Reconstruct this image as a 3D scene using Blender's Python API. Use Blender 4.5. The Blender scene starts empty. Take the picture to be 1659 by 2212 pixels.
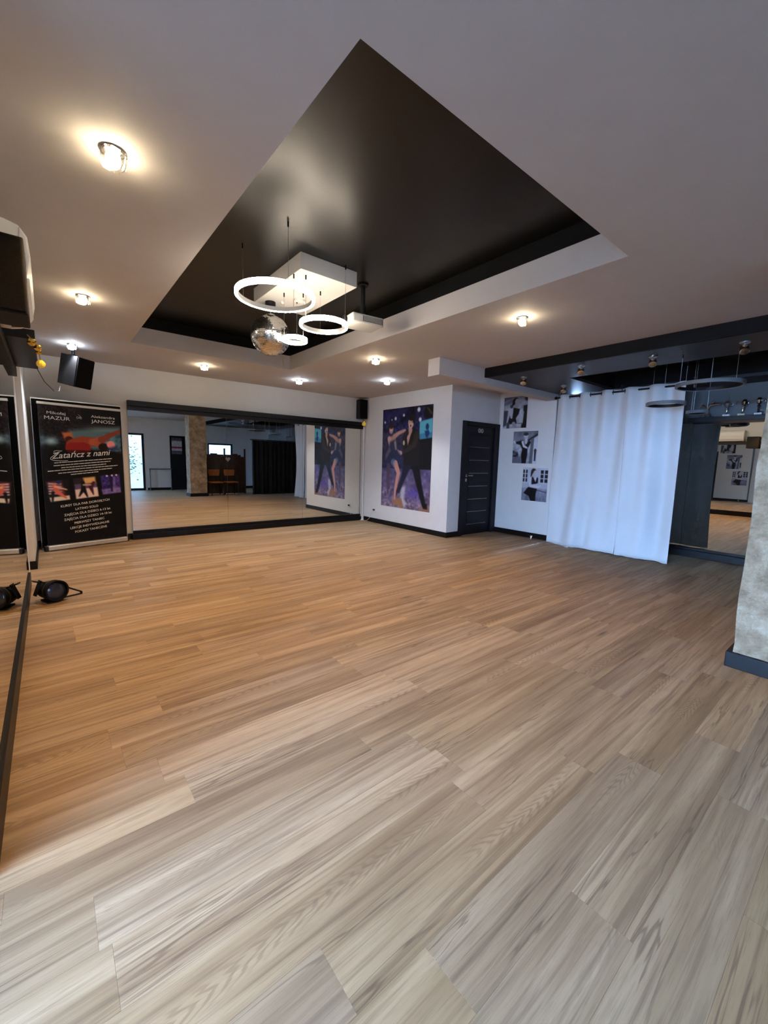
import bpy, bmesh, math, random
import numpy as np
from mathutils import Vector, Matrix, noise as mnoise

random.seed(7)
scene = bpy.context.scene
col = scene.collection

# ------------------------------------------------------------------ camera
CAM_H = 1.35
yaw, pitch, roll = 0.683133, -0.125114, 0.025720
cy, sy, cp, sp = math.cos(yaw), math.sin(yaw), math.cos(pitch), math.sin(pitch)
fw = Vector((sy * cp, cy * cp, sp)); rt = Vector((cy, -sy, 0)); up = rt.cross(fw)
r2 = rt * math.cos(roll) + up * math.sin(roll); u2 = up * math.cos(roll) - rt * math.sin(roll)
cam_d = bpy.data.cameras.new('camera'); cam = bpy.data.objects.new('camera', cam_d); col.objects.link(cam)
cam_d.sensor_fit = 'VERTICAL'; cam_d.sensor_height = 36.0; cam_d.lens = 36.0 * 890.8 / 2212.0
cam_d.clip_start = 0.02
mw = Matrix.Identity(4)
for i in range(3):
    mw[i][0] = r2[i]; mw[i][1] = u2[i]; mw[i][2] = -fw[i]
mw[0][3], mw[1][3], mw[2][3] = 0, 0, CAM_H
cam.matrix_world = mw
scene.camera = cam

# ------------------------------------------------------------------ world and exposure
scene.view_settings.view_transform = 'Standard'
scene.view_settings.look = 'None'
scene.view_settings.gamma = 1.0
scene.view_settings.use_curve_mapping = False
scene.view_settings.exposure = -0.45
SKY = 180.0
w = bpy.data.worlds.new('overcast_sky'); scene.world = w; w.use_nodes = True
bg = w.node_tree.nodes['Background']
bg.inputs[0].default_value = (0.37, 0.585, 1.0, 1); bg.inputs[1].default_value = SKY
scene.cycles.max_bounces = 7
scene.cycles.diffuse_bounces = 3
scene.cycles.glossy_bounces = 4
scene.cycles.transparent_max_bounces = 6
scene.cycles.use_adaptive_sampling = True
scene.cycles.adaptive_threshold = 0.12
scene.cycles.use_light_tree = False
scene.cycles.adaptive_min_samples = 16
scene.cycles.sample_clamp_indirect = 6.0
SPOT_W = 128.0          # watts of each warm ceiling spot
RING_E = 75.0          # emission of the ring lamps
BULB_E = 210.0

# light portals sit in the window openings (sampling aid only: they give no light of their own)
def portal(loc, rot, sx, sz):
    l = bpy.data.lights.new('window_portal', 'AREA'); l.shape = 'RECTANGLE'; l.size = sx; l.size_y = sz
    l.cycles.is_portal = True
    o = bpy.data.objects.new('window_portal', l); col.objects.link(o); o.location = loc; o.rotation_euler = rot
portal((-1.47, 0.655, 1.10), (0, -math.pi / 2, 0), 2.1, 1.95)
portal((1.98, -2.70, 1.07), (math.pi / 2, 0, 0), 1.5, 2.0)

# ------------------------------------------------------------------ materials
def s2l(c):
    return tuple(((v / 255.0) / 12.92 if v / 255.0 <= 0.04045 else ((v / 255.0 + 0.055) / 1.055) ** 2.4) for v in c)

def mat(name, color, rough=0.5, metal=0.0, var=0.06, vscale=6.0, bump=0.0, bscale=120.0, spec=0.5, emit=None, estr=0.0, sheen=0.0):
    m = bpy.data.materials.new(name); m.use_nodes = True
    nt = m.node_tree; b = nt.nodes['Principled BSDF']
    tc = nt.nodes.new('ShaderNodeTexCoord')
    n = nt.nodes.new('ShaderNodeTexNoise'); n.inputs['Scale'].default_value = vscale; n.inputs['Detail'].default_value = 4
    nt.links.new(tc.outputs['Object'], n.inputs['Vector'])
    r = nt.nodes.new('ShaderNodeValToRGB')
    lo = [max(0, c * (1 - var)) for c in color[:3]]; hi = [min(1, c * (1 + var)) for c in color[:3]]
    r.color_ramp.elements[0].color = (*lo, 1); r.color_ramp.elements[1].color = (*hi, 1)
    r.color_ramp.elements[0].position = .3; r.color_ramp.elements[1].position = .7
    nt.links.new(n.outputs['Fac'], r.inputs['Fac']); nt.links.new(r.outputs['Color'], b.inputs['Base Color'])
    b.inputs['Roughness'].default_value = rough; b.inputs['Metallic'].default_value = metal
    b.inputs['Specular IOR Level'].default_value = spec
    if sheen: b.inputs['Sheen Weight'].default_value = sheen
    if bump:
        n2 = nt.nodes.new('ShaderNodeTexNoise'); n2.inputs['Scale'].default_value = bscale; n2.inputs['Detail'].default_value = 3
        nt.links.new(tc.outputs['Object'], n2.inputs['Vector'])
        bp = nt.nodes.new('ShaderNodeBump'); bp.inputs['Strength'].default_value = bump; bp.inputs['Distance'].default_value = .01
        nt.links.new(n2.outputs['Fac'], bp.inputs['Height']); nt.links.new(bp.outputs['Normal'], b.inputs['Normal'])
    if emit:
        b.inputs['Emission Color'].default_value = (*emit, 1); b.inputs['Emission Strength'].default_value = estr
    return m

M = {}
M['wall'] = mat('wall_paint', (.68, .675, .67), .75, var=.02)
M['greywall'] = mat('charcoal_wall_paint', (.13, .135, .14), .75, var=.03)
M['ceil'] = mat('ceiling_paint', (.56, .535, .53), .8, var=.02)
M['blackceil'] = mat('black_satin_paint', (.0045, .004, .0035), .34, var=.1, bump=.03, bscale=80, spec=.32)
M['blackfascia'] = mat('black_matt_paint', (.004, .004, .004), .7, var=.1, spec=.15)
M['soffit'] = mat('charcoal_soffit_paint', (.022, .023, .026), .45, var=.06, bump=.03, spec=.3)
M['black'] = mat('black_lacquer', (.004, .004, .005), .42, var=.15, spec=.25)
M['blackmat'] = mat('black_plastic', (.005, .005, .006), .6, var=.15, bump=.05, bscale=300, spec=.2)
M['grille'] = mat('black_grille_cloth', (.003, .003, .0035), .9, var=.3, vscale=200, bump=.3, bscale=500, spec=.1)
M['door'] = mat('anthracite_door', (.004, .005, .008), .45, var=.12, spec=.25)
M['chrome'] = mat('brushed_chrome', (.75, .76, .78), .18, 1.0, var=.03)
M['steel'] = mat('satin_steel', (.55, .55, .56), .32, 1.0, var=.05)
M['silver'] = mat('silver_rail', (.72, .72, .72), .35, .6, var=.03)
M['white'] = mat('white_plastic', (.74, .73, .71), .42, var=.02)
M['whitebox'] = mat('white_lacquer_box', (.68, .67, .65), .45, var=.02)
M['cloth'] = mat('white_curtain_cloth', (.68, .71, .74), .9, var=.015, vscale=5, bump=.25, bscale=420, sheen=.2)
M['blackcloth'] = mat('black_drape_cloth', (.008, .008, .010), .95, var=.2, bump=.2, bscale=300)
M['darkwood'] = mat('dark_stained_wood', (.035, .017, .010), .5, var=.35, vscale=9, bump=.1, bscale=60)
M['orange'] = mat('orange_seat_cloth', (.35, .12, .03), .9, var=.15, bump=.2, bscale=300)
M['gold'] = mat('gold_foil', (.85, .58, .12), .2, 1.0, var=.1)
M['bronze'] = mat('bronze_figure', (.30, .17, .10), .35, .8, var=.2)
M['marble'] = mat('pale_marble_base', (.62, .62, .60), .3, var=.12, vscale=40)
M['creambase'] = mat('cream_marble_base', (.66, .56, .36), .3, var=.12, vscale=40)
M['rubber'] = mat('black_rubber', (.012, .012, .013), .7, var=.2)
M['lens'] = mat('dark_lens', (.03, .035, .045), .12, var=.1)
M['heart'] = mat('pale_painted_wood', (.62, .58, .56), .6, var=.05)
M['ground'] = mat('paving_outside', (.10, .085, .07), .9, var=.2, vscale=3, bump=.2, bscale=20)
M['leaf'] = mat('garden_leaf', (.06, .13, .035), .6, var=.4, vscale=20)
M['bark'] = mat('shrub_bark', (.12, .08, .05), .8, var=.3)
M['projwhite'] = mat('grey_projector_shell', (.50, .49, .47), .45, var=.03)
M['subfloor'] = mat('dark_joint', (.035, .025, .018), .8, var=.2)
M['paper'] = mat('white_print', (.80, .79, .77), .6, var=.02)
M['darkpanel'] = mat('near_black_panel', (.003, .003, .0035), .6, var=.1, spec=.15)
M['woodbar'] = mat('grey_barre_metal', (.10, .10, .11), .4, .5, var=.1)

def mirror_mat():
    m = bpy.data.materials.new('mirror_glass'); m.use_nodes = True
    b = m.node_tree.nodes['Principled BSDF']; b.inputs['Metallic'].default_value = 1; b.inputs['Roughness'].default_value = 0.0
    n = m.node_tree.nodes.new('ShaderNodeTexNoise'); n.inputs['Scale'].default_value = .6
    r = m.node_tree.nodes.new('ShaderNodeValToRGB')
    r.color_ramp.elements[0].color = (.80, .83, .82, 1); r.color_ramp.elements[1].color = (.84, .86, .85, 1)
    m.node_tree.links.new(n.outputs['Fac'], r.inputs['Fac']); m.node_tree.links.new(r.outputs['Color'], b.inputs['Base Color'])
    return m
M['mirror'] = mirror_mat()
M['balltile'] = mat('mirror_ball_tile', (.92, .92, .91), .14, 1.0, var=.04, vscale=30)
def glass_mat(name, tint=(.92, .96, .97), refl=.08):
    m = bpy.data.materials.new(name); m.use_nodes = True
    nt = m.node_tree; nt.nodes.remove(nt.nodes['Principled BSDF']); out = nt.nodes['Material Output']
    t = nt.nodes.new('ShaderNodeBsdfTransparent'); t.inputs[0].default_value = (*tint, 1)
    g = nt.nodes.new('ShaderNodeBsdfGlossy'); g.inputs['Roughness'].default_value = 0.02
    fr = nt.nodes.new('ShaderNodeLayerWeight'); fr.inputs[0].default_value = .25
    ma = nt.nodes.new('ShaderNodeMath'); ma.operation = 'MULTIPLY_ADD'; ma.inputs[1].default_value = .5; ma.inputs[2].default_value = refl
    nt.links.new(fr.outputs['Fresnel'], ma.inputs[0])
    mx = nt.nodes.new('ShaderNodeMixShader')
    nt.links.new(ma.outputs[0], mx.inputs[0]); nt.links.new(t.outputs[0], mx.inputs[1]); nt.links.new(g.outputs[0], mx.inputs[2])
    nt.links.new(mx.outputs[0], out.inputs['Surface'])
    return m
M['pane'] = glass_mat('window_glass')
M['crystal'] = glass_mat('crystal_glass', (.97, .97, .97), .05)
M['amber'] = mat('amber_glass', (.75, .48, .05), .12, .3, var=.2, vscale=60, emit=(1, .65, .1), estr=.25)
def emit_mat(name, c, s):
    m = mat(name, (.9, .9, .9), .4, emit=c, estr=s); return m
M['bulb_warm'] = emit_mat('warm_bulb', (1, .80, .50), BULB_E)
M['bulb_cool'] = emit_mat('cool_bulb', (.80, .90, 1), BULB_E)
M['ringglow'] = emit_mat('led_diffuser', (1, .86, .68), RING_E)
M['ringoff'] = mat('unlit_led_diffuser', (.13, .135, .14), .4, var=.03)

def plaster_mat():
    m = bpy.data.materials.new('rough_old_plaster'); m.use_nodes = True
    nt = m.node_tree; b = nt.nodes['Principled BSDF']; b.inputs['Roughness'].default_value = .85
    tc = nt.nodes.new('ShaderNodeTexCoord')
    n = nt.nodes.new('ShaderNodeTexNoise'); n.inputs['Scale'].default_value = 5.0; n.inputs['Detail'].default_value = 9; n.inputs['Roughness'].default_value = .7
    r = nt.nodes.new('ShaderNodeValToRGB'); e = r.color_ramp.elements
    e[0].position = .32; e[0].color = (.14, .095, .056, 1); e[1].position = .68; e[1].color = (.42, .335, .235, 1)
    x = r.color_ramp.elements.new(.48); x.color = (.26, .185, .115, 1)
    nt.links.new(tc.outputs['Object'], n.inputs['Vector']); nt.links.new(n.outputs['Fac'], r.inputs['Fac']); nt.links.new(r.outputs['Color'], b.inputs['Base Color'])
    n2 = nt.nodes.new('ShaderNodeTexNoise'); n2.inputs['Scale'].default_value = 14; n2.inputs['Detail'].default_value = 8
    bp = nt.nodes.new('ShaderNodeBump'); bp.inputs['Strength'].default_value = 1.0; bp.inputs['Distance'].default_value = .03
    nt.links.new(tc.outputs['Object'], n2.inputs['Vector']); nt.links.new(n2.outputs['Fac'], bp.inputs['Height']); nt.links.new(bp.outputs['Normal'], b.inputs['Normal'])
    return m
M['plaster'] = plaster_mat()

def wood_mat():
    m = bpy.data.materials.new('oak_laminate'); m.use_nodes = True
    nt = m.node_tree; L = nt.links; b = nt.nodes['Principled BSDF']
    def N(t, **k):
        n = nt.nodes.new(t)
        for a, v in k.items(): setattr(n, a, v)
        return n
    def math_(op, a, bb=None, c=None):
        n = N('ShaderNodeMath', operation=op)
        for i, v in enumerate((a, bb, c)):
            if v is None: continue
            if isinstance(v, (int, float)): n.inputs[i].default_value = v
            else: L.new(v, n.inputs[i])
        return n.outputs[0]
    tc = N('ShaderNodeTexCoord'); oi = N('ShaderNodeObjectInfo'); ge = N('ShaderNodeNewGeometry')
    rnd = math_('FRACT', math_('ADD', oi.outputs['Random'], ge.outputs['Random Per Island']))
    off = N('ShaderNodeCombineXYZ'); L.new(math_('MULTIPLY', rnd, 57.3), off.inputs[0]); L.new(math_('MULTIPLY', rnd, 31.7), off.inputs[1]); L.new(math_('MULTIPLY', rnd, 11.1), off.inputs[2])
    add = N('ShaderNodeVectorMath', operation='ADD'); L.new(tc.outputs['Object'], add.inputs[0]); L.new(off.outputs[0], add.inputs[1])
    def noise(sx, sy_, det=3, rough=.55, dist=0.0):
        mp = N('ShaderNodeMapping'); mp.inputs['Scale'].default_value = (sx, sy_, 1); L.new(add.outputs[0], mp.inputs[0])
        n = N('ShaderNodeTexNoise'); n.inputs['Scale'].default_value = 1; n.inputs['Detail'].default_value = det
        n.inputs['Roughness'].default_value = rough; n.inputs['Distortion'].default_value = dist
        L.new(mp.outputs[0], n.inputs['Vector']); return n.outputs['Fac']
    def smooth(v, a, c):
        n = N('ShaderNodeMapRange', interpolation_type='SMOOTHSTEP'); n.inputs[1].default_value = a; n.inputs[2].default_value = c
        L.new(v, n.inputs[0]); return n.outputs[0]
    broad = noise(.65, 11, 3, .6, .4)        # slow tone along the board
    streak = noise(1.1, 42, 3, .6, .35)      # darker streaks
    fine = noise(9, 230, 2, .7)              # pores
    patch = noise(1.1, 3.2, 1, .4)
    # thin dark cracks along the grain
    cr = noise(.95, 19, 3, .55, .25)
    crack = math_('MULTIPLY', math_('SUBTRACT', 1.0, smooth(math_('ABSOLUTE', math_('SUBTRACT', cr, .5)), .002, .022)), smooth(patch, .53, .63))
    # cathedral figure: chevrons nested along a wandering heart line
    sx = N('ShaderNodeSeparateXYZ'); L.new(tc.outputs['Object'], sx.inputs[0])
    heart = math_('MULTIPLY', math_('SUBTRACT', noise(.9, .01, 1, .4), .5), .16)
    dy = math_('ABSOLUTE', math_('SUBTRACT', sx.outputs[1], heart))
    t_ = math_('ADD', math_('MULTIPLY', sx.outputs[0], 115.0), math_('ADD', math_('MULTIPLY', dy, 330.0), math_('MULTIPLY', cr, 34.0)))
    lines = smooth(math_('SINE', t_), -.3, 1.0)
    figm = math_('MULTIPLY', math_('SUBTRACT', 1.0, smooth(dy, .012, .042)), smooth(patch, .45, .37))
    figv = math_('MULTIPLY', lines, figm)
    mp = N('ShaderNodeMapping'); mp.inputs['Scale'].default_value = (1.7, 6.0, 1); L.new(add.outputs[0], mp.inputs[0])
    vo = N('ShaderNodeTexVoronoi'); vo.inputs['Scale'].default_value = 1.0; L.new(mp.outputs[0], vo.inputs['Vector'])
    knot = math_('MULTIPLY', math_('SUBTRACT', 1.0, smooth(vo.outputs['Distance'], .03, .22)), smooth(cr, .42, .56))
    knot = math_('MULTIPLY', knot, smooth(vo.outputs['Color'], .66, .70))
    ramp = N('ShaderNodeValToRGB'); e = ramp.color_ramp.elements
    e[0].position = .28; e[0].color = (.235, .152, .084, 1); e[1].position = .70; e[1].color = (.51, .370, .225, 1)
    x = ramp.color_ramp.elements.new(.5); x.color = (.375, .260, .150, 1)
    L.new(broad, ramp.inputs[0])
    def mixc(fac, a, colr):
        n = N('ShaderNodeMix', data_type='RGBA'); n.blend_type = 'MIX'; L.new(fac, n.inputs[0]); L.new(a, n.inputs[6]); n.inputs[7].default_value = (*colr, 1); return n.outputs[2]
    c = ramp.outputs[0]
    c = mixc(math_('MULTIPLY', smooth(streak, .47, .70), .60), c, (.15, .094, .055))
    c = mixc(math_('MULTIPLY', figv, .42), c, (.145, .092, .056))
    c = mixc(math_('MULTIPLY', smooth(fine, .45, .8), .42), c, (.175, .115, .07))
    c = mixc(math_('MULTIPLY', crack, .55), c, (.095, .060, .038))
    c = mixc(math_('MULTIPLY', knot, .85), c, (.07, .045, .032))
    hs = N('ShaderNodeHueSaturation'); L.new(c, hs.inputs['Color'])
    r3 = math_('FRACT', math_('MULTIPLY', rnd, 7.77))
    L.new(math_('MULTIPLY_ADD', r3, .20, .90), hs.inputs['Value'])
    r4 = math_('FRACT', math_('MULTIPLY', rnd, 19.3)); L.new(math_('MULTIPLY_ADD', r4, .14, .93), hs.inputs['Saturation'])
    L.new(hs.outputs[0], b.inputs['Base Color'])
    L.new(math_('MULTIPLY_ADD', streak, .16, .36), b.inputs['Roughness'])
    b.inputs['Specular IOR Level'].default_value = .38
    return m
M['oak'] = wood_mat()

def print_mat():
    m = bpy.data.materials.new('printed_picture'); m.use_nodes = True
    b = m.node_tree.nodes['Principled BSDF']
    a = m.node_tree.nodes.new('ShaderNodeVertexColor'); a.layer_name = 'ink'
    m.node_tree.links.new(a.outputs[0], b.inputs['Base Color']); b.inputs['Roughness'].default_value = .5; b.inputs['Specular IOR Level'].default_value = .18
    return m
M['print'] = print_mat()

# ------------------------------------------------------------------ mesh helpers
class MB:
    def __init__(s): s.v = []; s.f = []
    def box(s, x0, y0, z0, x1, y1, z1, rot=None, c=None):
        n = len(s.v); P = [(x0, y0, z0), (x1, y0, z0), (x1, y1, z0), (x0, y1, z0), (x0, y0, z1), (x1, y0, z1), (x1, y1, z1), (x0, y1, z1)]
        if rot is not None:
            P = [tuple(Vector(c) + rot @ (Vector(p) - Vector(c))) for p in P]
        s.v += P
        s.f += [tuple(n + i for i in q) for q in ((0, 3, 2, 1), (4, 5, 6, 7), (0, 1, 5, 4), (1, 2, 6, 5), (2, 3, 7, 6), (3, 0, 4, 7))]
        return s
    def quad(s, a, b, c, d):
        n = len(s.v); s.v += [a, b, c, d]; s.f.append((n, n + 1, n + 2, n + 3)); return s
    def lathe(s, prof, o=(0, 0, 0), axis=(0, 0, 1), seg=24, caps=True):
        ax = Vector(axis).normalized(); a = ax.orthogonal().normalized(); b = ax.cross(a); o = Vector(o); n = len(s.v)
        for r, h in prof:
            for k in range(seg):
                t = 2 * math.pi * k / seg; s.v.append(tuple(o + ax * h + (a * math.cos(t) + b * math.sin(t)) * r))
        for i in range(len(prof) - 1):
            for k in range(seg):
                k2 = (k + 1) % seg; s.f.append((n + i * seg + k, n + i * seg + k2, n + (i + 1) * seg + k2, n + (i + 1) * seg + k))
        if caps:
            s.f.append(tuple(n + k for k in reversed(range(seg)))); s.f.append(tuple(n + (len(prof) - 1) * seg + k for k in range(seg)))
        return s
    def cyl(s, p0, p1, r, seg=16, r1=None):
        p0 = Vector(p0); p1 = Vector(p1); d = p1 - p0
        return s.lathe([(r, 0), (r if r1 is None else r1, d.length)], p0, d, seg)
    def tube(s, pts, r, seg=8):
        pts = [Vector(p) for p in pts]; n = len(s.v); t0 = (pts[1] - pts[0]).normalized(); a = t0.orthogonal().normalized()
        for i, p in enumerate(pts):
            t = (pts[min(i + 1, len(pts) - 1)] - pts[max(i - 1, 0)]).normalized()
            a = (a - t * a.dot(t)).normalized(); b = t.cross(a)
            for k in range(seg):
                th = 2 * math.pi * k / seg; s.v.append(tuple(p + (a * math.cos(th) + b * math.sin(th)) * r))
        for i in range(len(pts) - 1):
            for k in range(seg):
                k2 = (k + 1) % seg; s.f.append((n + i * seg + k, n + i * seg + k2, n + (i + 1) * seg + k2, n + (i + 1) * seg + k))
        s.f.append(tuple(n + k for k in reversed(range(seg)))); s.f.append(tuple(n + (len(pts) - 1) * seg + k for k in range(seg)))
        return s
    def prism(s, poly, ax, a0, a1):
        """extrude polygon (2-D in the two other axes) along axis ax"""
        n = len(s.v); k = len(poly)
        for a in (a0, a1):
            for p in poly:
                q = list(p); q.insert(ax, a); s.v.append(tuple(q))
        s.f.append(tuple(n + i for i in reversed(range(k)))); s.f.append(tuple(n + k + i for i in range(k)))
        for i in range(k):
            j = (i + 1) % k; s.f.append((n + i, n + j, n + k + j, n + k + i))
        return s
    def ball(s, c, r, seg=20, rings=12, sc=(1, 1, 1)):
        n = len(s.v)
        for i in range(1, rings):
            ph = math.pi * i / rings
            for k in range(seg):
                t = 2 * math.pi * k / seg
                s.v.append((c[0] + r * sc[0] * math.sin(ph) * math.cos(t), c[1] + r * sc[1] * math.sin(ph) * math.sin(t), c[2] + r * sc[2] * math.cos(ph)))
        top = len(s.v); s.v.append((c[0], c[1], c[2] + r * sc[2])); s.v.append((c[0], c[1], c[2] - r * sc[2]))
        for i in range(rings - 2):
            for k in range(seg):
                k2 = (k + 1) % seg; s.f.append((n + i * seg + k, n + (i + 1) * seg + k, n + (i + 1) * seg + k2, n + i * seg + k2))
        for k in range(seg):
            k2 = (k + 1) % seg; s.f.append((top, n + k, n + k2)); s.f.append((top + 1, n + (rings - 2) * seg + k2, n + (rings - 2) * seg + k))
        return s
    def mesh(s, name):
        me = bpy.data.meshes.new(name); me.from_pydata(s.v, [], s.f); me.update()
        bm = bmesh.new(); bm.from_mesh(me); bmesh.ops.recalc_face_normals(bm, faces=bm.faces); bm.to_mesh(me); bm.free()
        return me

def obj(name, mb, m, parent=None, bevel=0.0, smooth=False, kind=None, label=None):
    me = mb if isinstance(mb, bpy.types.Mesh) else mb.mesh(name)
    if not me.materials: me.materials.append(M[m] if isinstance(m, str) else m)
    o = bpy.data.objects.new(name, me); col.objects.link(o)
    if parent is not None: o.parent = parent
    if smooth:
        for p in me.polygons: p.use_smooth = True
        try: me.set_sharp_from_angle(angle=math.radians(38))
        except Exception: pass
    if bevel:
        bv = o.modifiers.new('edge', 'BEVEL'); bv.width = bevel; bv.segments = 2; bv.limit_method = 'ANGLE'
    if kind: o['kind'] = kind
    if label: o['label'] = label
    return o
def thing(name, label, cat, loc=(0, 0, 0), rz=0.0, group=None):
    o = bpy.data.objects.new(name, None); o.empty_display_size = .05; col.objects.link(o); o.location = loc; o.rotation_euler = (0, 0, rz)
    o['label'] = label; o['category'] = cat
    if group: o['group'] = group
    return o
def tag(o, label, cat, group=None):
    o['label'] = label; o['category'] = cat
    if group: o['group'] = group
    return o
def struct(name, mb, m, parent=None, bevel=0.0, label=None):
    o = obj(name, mb, m, parent, bevel)
    if parent is None: o['kind'] = 'structure'
    if label: o['label'] = label
    return o
def copy_tree(root, loc, rz=0.0, label=None, skip=()):
    r = root.copy(); col.objects.link(r); r.location = loc; r.rotation_euler = (0, 0, rz)
    if label: r['label'] = label
    for ch in list(root.children):
        c = ch.copy(); col.objects.link(c); c.parent = r
        for g in list(ch.children):
            d = g.copy(); col.objects.link(d); d.parent = c
    return r

# ------------------------------------------------------------------ room dimensions (metres; camera stands at x = 0, y = 0)
ZC = 2.66; ZF = 2.86; ZB = 2.99; ZS = 2.54          # ceiling, top of white fascia, black tray, dark soffit
XL = -0.23; YF = 7.52; YB = -2.60; XR = 7.64         # left, far, back and right wall planes
XP = 5.45; YD = 4.93; XPH = 6.83; YPH = 3.78         # poster wall, door wall, photo wall, its free end
OX0, OX1, OY0, OY1 = .84, 2.91, 1.21, 5.90           # ceiling tray opening
XBM = 4.83                                           # edge of the dark soffit

# floor: dark joint bed, then every plank an object
fl = struct('floor', MB().box(-1.5, YB - .1, -.06, XR + .1, YF + .1, -.012), 'subfloor', label='oak laminate plank floor')
PW = .18; PL = 1.285; cache = {}
rest = MB()
def plank_mesh(length):
    k = round(length, 3)
    if k not in cache:
        g = .0002; b = .0003; h = .012
        l = length / 2 - g; ww = PW / 2 - g
        v = [(-l, -ww, -h), (l, -ww, -h), (l, ww, -h), (-l, ww, -h), (-l, -ww, -b), (l, -ww, -b), (l, ww, -b), (-l, ww, -b),
             (-l + b, -ww + b, 0), (l - b, -ww + b, 0), (l - b, ww - b, 0), (-l + b, ww - b, 0)]
        f = [(0, 1, 5, 4), (1, 2, 6, 5), (2, 3, 7, 6), (3, 0, 4, 7), (4, 5, 9, 8), (5, 6, 10, 9), (6, 7, 11, 10), (7, 4, 8, 11), (8, 9, 10, 11)]
        me = bpy.data.meshes.new('plank'); me.from_pydata(v, [], f); me.update(); me.materials.append(M['oak']); cache[k] = me
    return cache[k]
rows0 = int(math.floor((YB - 1.22) / PW)); nrow = int(math.ceil((YF - 1.22) / PW)); npl = 0
for i in range(rows0, nrow):
    yc = 1.22 + PW * (i + .5)
    ph = .03 if i == 0 else (.30 if i == 3 else random.uniform(0, PL))
    xmax = XR if yc < YPH + .05 else (XPH + .02 if yc < YD + .02 else XP + .02)
    x = ph - PL * math.ceil((ph - XL) / PL) if ph > XL else ph
    xmin = -1.30 if -.33 < yc < 1.60 else XL
    while x > xmin: x -= PL
    while x < xmax - .01:
        a = max(x, xmin); b_ = min(x + PL, xmax)
        if b_ - a > .03:
            if yc > -.05 and (b_ > -.1):
                o = bpy.data.objects.new('floor_plank', plank_mesh(b_ - a)); col.objects.link(o); o.parent = fl; o.location = ((a + b_) / 2, yc, 0); npl += 1
            else:
                me = plank_mesh(b_ - a); n = len(rest.v)
                rest.v += [(v.co.x + (a + b_) / 2, v.co.y + yc, v.co.z) for v in me.vertices]; rest.f += [tuple(n + q for q in p.vertices) for p in me.polygons]
        x += PL
obj('plank_field', rest, 'oak', fl, kind='stuff')

# ceiling with the tray opening
c_ = MB()
X0, X1, Y0, Y1 = XL - .1, XBM, YB, YF
def slab(mb, x0, y0, x1, y1, z0=ZC, z1=ZC + .06): mb.box(x0, y0, z0, x1, y1, z1)
slab(c_, X0, Y0, X1, OY0); slab(c_, X0, OY1, X1, Y1); slab(c_, X0, OY0, OX0, OY1); slab(c_, OX1, OY0, X1, OY1)
slab(c_, XBM, YPH + .2, XR + .1, YF); slab(c_, -1.45, -.45, X0, 1.76)
struct('ceiling', c_, 'ceil', label='matt white ceiling around the black tray')
t = .03
struct('trim_1', MB().box(OX0 - t, OY0 - t, ZC + .06, OX1 + t, OY0, ZF).box(OX0 - t, OY1, ZC + .06, OX1 + t, OY1 + t, ZF)
       .box(OX0 - t, OY0, ZC + .06, OX0, OY1, ZF).box(OX1, OY0, ZC + .06, OX1 + t, OY1, ZF), 'ceil', label='white inner fascia of the ceiling tray')
struct('trim_2', MB().box(OX0 - t, OY0 - t, ZF, OX1 + t, OY0 - .002, ZB).box(OX0 - t, OY1 + .002, ZF, OX1 + t, OY1 + t, ZB)
       .box(OX0 - t, OY0, ZF, OX0 - .002, OY1, ZB).box(OX1 + .002, OY0, ZF, OX1 + t, OY1, ZB), 'blackfascia', label='black upper rim of the ceiling tray')
struct('trim_3', MB().box(OX0 - .05, OY0 - .05, ZB, OX1 + .05, OY1 + .05, ZB + .05), 'blackceil', label='black satin panel inside the ceiling tray')
# dark soffit over the right side, black edge beam, black recess
RX0, RX1, RY0, RY1 = 5.66, 7.10, -.3, 2.98
s_ = MB()
for a in ((XBM + .04, YB, RX0, YPH), (RX1, YB, XR + .1, YPH), (RX0, YB, RX1, RY0), (RX0, RY1, RX1, YPH)): slab(s_, *a, ZS, ZS + .04)
struct('ceiling_soffit', s_, 'soffit', label='charcoal lowered ceiling over the right side')
struct('trim_4', MB().box(XBM, YB, ZS - .004, XBM + .04, YPH, ZC), 'blackfascia', label='black edge beam of the lowered ceiling')
struct('trim_5', MB().box(RX0 - .03, RY0 - .03, ZS + .04, RX0, RY1 + .03, ZS + .24).box(RX1, RY0 - .03, ZS + .04, RX1 + .03, RY1 + .03, ZS + .24)
       .box(RX0, RY0 - .03, ZS + .04, RX1, RY0, ZS + .24).box(RX0, RY1, ZS + .04, RX1, RY1 + .03, ZS + .24).box(RX0 - .03, RY0 - .03, ZS + .24, RX1 + .03, RY1 + .03, ZS + .28),
       'blackfascia', label='black recess in the lowered ceiling')
# white bulkhead across the end of the soffit
struct('trim_6', MB().box(3.92, YPH, 2.445, XPH + .5, YPH + .2, ZC - .001), 'ceil', label='white bulkhead beam below the ceiling')
# walls
struct('wall_far', MB().box(XL - .1, YF, -.05, XP + .2, YF + .1, ZC + .4), 'wall')
wl = MB()
XN, YN0, YN1 = -1.30, -.33, 1.64                     # window niche that opens left of the camera
wl.box(XL - .15, YN1, -.05, XL, YF, ZC + .02).box(XL - .15, YB, -.05, XL, YN0, ZC + .02)
wl.box(XN - .15, YN1, -.05, XL - .15, YN1 + .12, ZC + .02).box(XN - .15, YN0 - .12, -.05, XL - .15, YN0, ZC + .02)
wl.box(XN - .15, YN0, 2.18, XN, YN1, ZC + .02).box(XN - .15, YN0, -.05, XN, YN1, .03)
wl.box(XL, 6.12, -.05, -.18, YF, ZC)
struct('wall_left', wl, 'wall')
wb = MB()
wb.box(XL - .1, YB - .12, -.05, 1.22, YB, ZC + .02).box(2.80, YB - .12, -.05, 5.05, YB, ZC + .02).box(1.22, YB - .12, 2.10, 2.80, YB, ZC + .02)
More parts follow.
